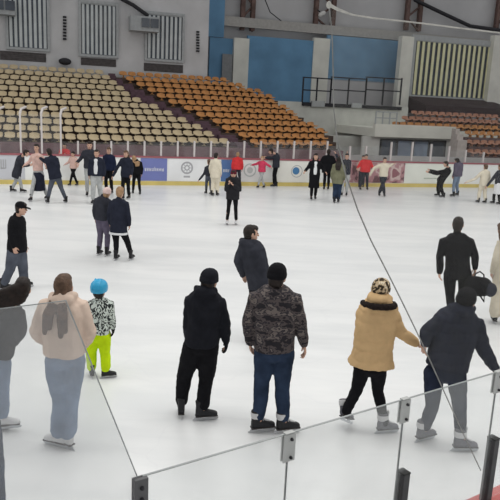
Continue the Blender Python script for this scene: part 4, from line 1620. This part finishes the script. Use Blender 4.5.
person('person in dark navy jacket just right of the light grey hoodie', (109, 194), 147, yaw=R(170), upper=DKNAVY, lower=JET, bulk=.04, hair='short', hairm=HAIRB, face=True)
person('brown-haired person in navy coat holding out an arm, before the violet-blue banner', ((129, 199), (123, 199.5)), 150, yaw=R(165), j=dict(elR=(117, 168), wrR=(113, 176)), upper=NAVY, lower=JET, bulk=.04, hem=-.3, hair='long', hairm=HAIRB, face=True)
person('fair-haired person dressed all in black beside the violet-blue banner', ((133, 194), (140, 195)), 154, yaw=R(20), upper=JET, lower=JET, bulk=.04, hair='long', hairm=HAIRF, j=dict(head=(134, 158.5)))
# far centre
person('person in dark jacket and grey jeans reaching left beside the cream suit', ((206, 194), (211, 195)), 158, yaw=R(30), j=dict(head=(209, 162), neck=(209, 166), elL=(204, 174), wrL=(199, 180)), upper=CHAR, lower=JEANG, bulk=.03, hair='short', hairm=HAIRB)
person('person in long cream coat and cream trousers near the white banner', ((212, 196), (217, 196)), 152.5, yaw=R(-20), upper=CREAM, lower=CREAM, bulk=.04, hem=-.4, flare=.02, hair='short', hairm=HAIRD, legw=1.3, boot='b')
person('person in red jacket by the short blue banner', ((233, 187), (240, 187)), 152, yaw=R(0), upper=RED, lower=CHAR, bulk=.06, hair='short', hairm=HAIRF, width=1.1)
person('child in rose-red jacket and grey trousers by the cream-white banner', ((258, 188), (264, 188)), 156, yaw=R(150), upper=ROSE, lower=LTGREY, bulk=.06, arms='out', hair='short', hairm=HAIRF, boot='b')
person('person in black jacket and trousers leaning over the child in rose-red', ((271, 186), (273, 186)), 148, yaw=R(80), j=dict(head=(271, 151.5)), upper=CHAR, lower=JET, bulk=.05, arms='forward', hair='short', hairm=HAIRD)
person('person in white shirt, open black coat and black skirt facing the camera', ((315, 199.5), (311, 200)), 153, yaw=R(180), upper=JET, inner=WHITE, lower=JET, skirt=JET, bulk=.05, hem=-.35, arms='half', hair='long', hairm=HAIRD, face=True)
person('person in black bulky coat behind the white shirt and black coat', (326, 190), 149, yaw=R(0), upper=JET, lower=JET, bulk=.08, hem=-.4, arms='half', hair='short', hairm=HAIRD, width=1.1)
person('dark-haired person in long olive coat and blue jeans', ((334, 203), (338, 203)), 156, yaw=R(-15), upper=OLIVE, lower=JEANB, bulk=.05, hem=-.42, flare=.02, hair='long', hairm=HAIRD, legw=1.3)
person('person in dark jacket raising both arms behind the olive coat', (344, 196), 153, yaw=R(170), j=dict(elR=(338, 159), wrR=(336, 154), elL=(347, 160), wrL=(347, 154)), upper=CHAR, lower=LTGREY, bulk=.04, hair='short', hairm=HAIRD, face=True)
person('person in bright red jacket and dark trousers before the patterned banner', ((367, 190), (360, 190)), 154, yaw=R(180), upper=RED, lower=CHAR, bulk=.08, arms='half', hair='short', hairm=HAIRD, face=True, width=1.15)
person('person in dull pink jacket and dark trousers left of the bright red jacket', (348, 184), 155, yaw=R(170), upper=PINK, lower=CHAR, bulk=.03, arms='down', hair='short', hairm=HAIRD, face=True)
person('person in cream jacket and dark trousers with arms held out', ((379, 196), (384, 196.5)), 157, yaw=R(180), j=dict(elR=(374, 168), wrR=(370, 175), elL=(388, 167), wrL=(393, 164)), upper=CREAM, lower=CHAR, bulk=.05, hair='short', hairm=HAIRD, face=True, legw=1.2)
person('person in black leaning forward with arms stretched to the left', ((438, 196.5), (443, 198)), 158, h=1.75, yaw=R(75), j=dict(stat=1.75, head=(446, 164), neck=(449, 169), hiL=(440, 181, .06), hiR=(441, 181, -.06), shL=(446, 171, .12), shR=(448, 171, -.14), elL=(437, 172, .1), wrL=(430, 170, .05), elR=(437, 174, -.1), wrR=(429, 172, -.1)),
       upper=JET, lower=JET, bulk=.05, hem=-.15, hair='short', hairm=HAIRD, legw=1.15)
person('dark-haired person in grey-mauve jacket and light jeans behind the black-clad skater', ((453, 197), (457, 196)), 156, yaw=R(40), j=dict(head=(457, 161)), upper=MAUVE, lower=JEANL, bulk=.07, hair='short', hairm=HAIRD, boot='b')
person('person in long pale coat reaching left, near the right edge', ((478, 203), (485, 203.5)), 164, yaw=R(20), j=dict(elL=(475, 179), wrL=(467, 182)), upper=CREAM, lower=CREAM, bulk=.05, hem=-.3, hair='short', hairm=HAIRB, legw=1.2, boot='b')
person('person in dark jacket and white skirt at the right edge beside the pale coat', ((493, 204), (499, 205)), 164, yaw=R(30), j=dict(elL=(491, 181), wrL=(487, 186)), upper=CHAR, lower=JET, skirt=WHITE, bulk=.04, hem=-.02, hair='short', hairm=HAIRB, boot='b')

# backpack held in the hand of the person in plain black
pb_ = on_plane(477, 286, kk.location + V((0, -.12, 0)), V((0, 1, 0)))
t = empty('backpack', pb_, 'black backpack hanging from the hand of the person in plain black', 'backpack')
m_ = MB()
m_.loft([(V((-.20, 0, 0)), V((0, .09, 0)), V((0, 0, .12))), (V((-.17, 0, 0)), V((0, .13, 0)), V((0, 0, .16))), (V((0, 0, .0)), V((0, .15, 0)), V((0, 0, .17))), (V((.14, 0, -.01)), V((0, .14, 0)), V((0, 0, .155))),
         (V((.22, 0, -.02)), V((0, .10, 0)), V((0, 0, .12))), (V((.25, 0, -.02)), V((0, .04, 0)), V((0, 0, .06)))])
link('bag_body', fuse(m_, 'bag_body', JET, .012, 2, folds(.010, 9, 3)), t)
m_ = MB(); m_.ball((.20, -.10, -.03), V((.10, 0, 0)), V((0, .06, 0)), V((0, 0, .12))); m_.obj('pocket', CHAR, t, smooth=True)
m_ = MB(); m_.tube([(-.06, 0, .14), (-.05, 0, .21), (.02, 0, .25), (.09, 0, .20), (.10, 0, .13)], [.012] * 5); m_.obj('handle', JET, t, smooth=True)
m_ = MB(); m_.tube([(.0, -.14, .10), (.06, -.20, -.05), (.09, -.16, -.22), (.04, -.08, -.14)], [.016] * 4, .5); m_.obj('strap', JET, t, smooth=True)
# ================================================================== LIGHT
wd = bpy.data.worlds.new('world')
wd.use_nodes = True
wd.node_tree.nodes['Background'].inputs[0].default_value = (.90, .90, .90, 1)
wd.node_tree.nodes['Background'].inputs[1].default_value = .49
scn.world = wd
for ix in range(3):
    for iy in range(2):
        ld = bpy.data.lights.new('hall_lamp', 'AREA')
        ld.shape = 'RECTANGLE'
        ld.size = 9
        ld.size_y = 5
        ld.energy = 500
        ld.color = (1, .99, .96)
        ld.spread = R(175)
        lo = bpy.data.objects.new('hall_lamp', ld)
        COL.objects.link(lo)
        lo.location = (-14 + 14 * ix, 7 + 13 * iy, 10.5)
vs_ = scn.view_settings
vs_.view_transform = 'Standard'
vs_.look = 'None'
vs_.gamma = 1
vs_.use_curve_mapping = False
vs_.exposure = 0.0
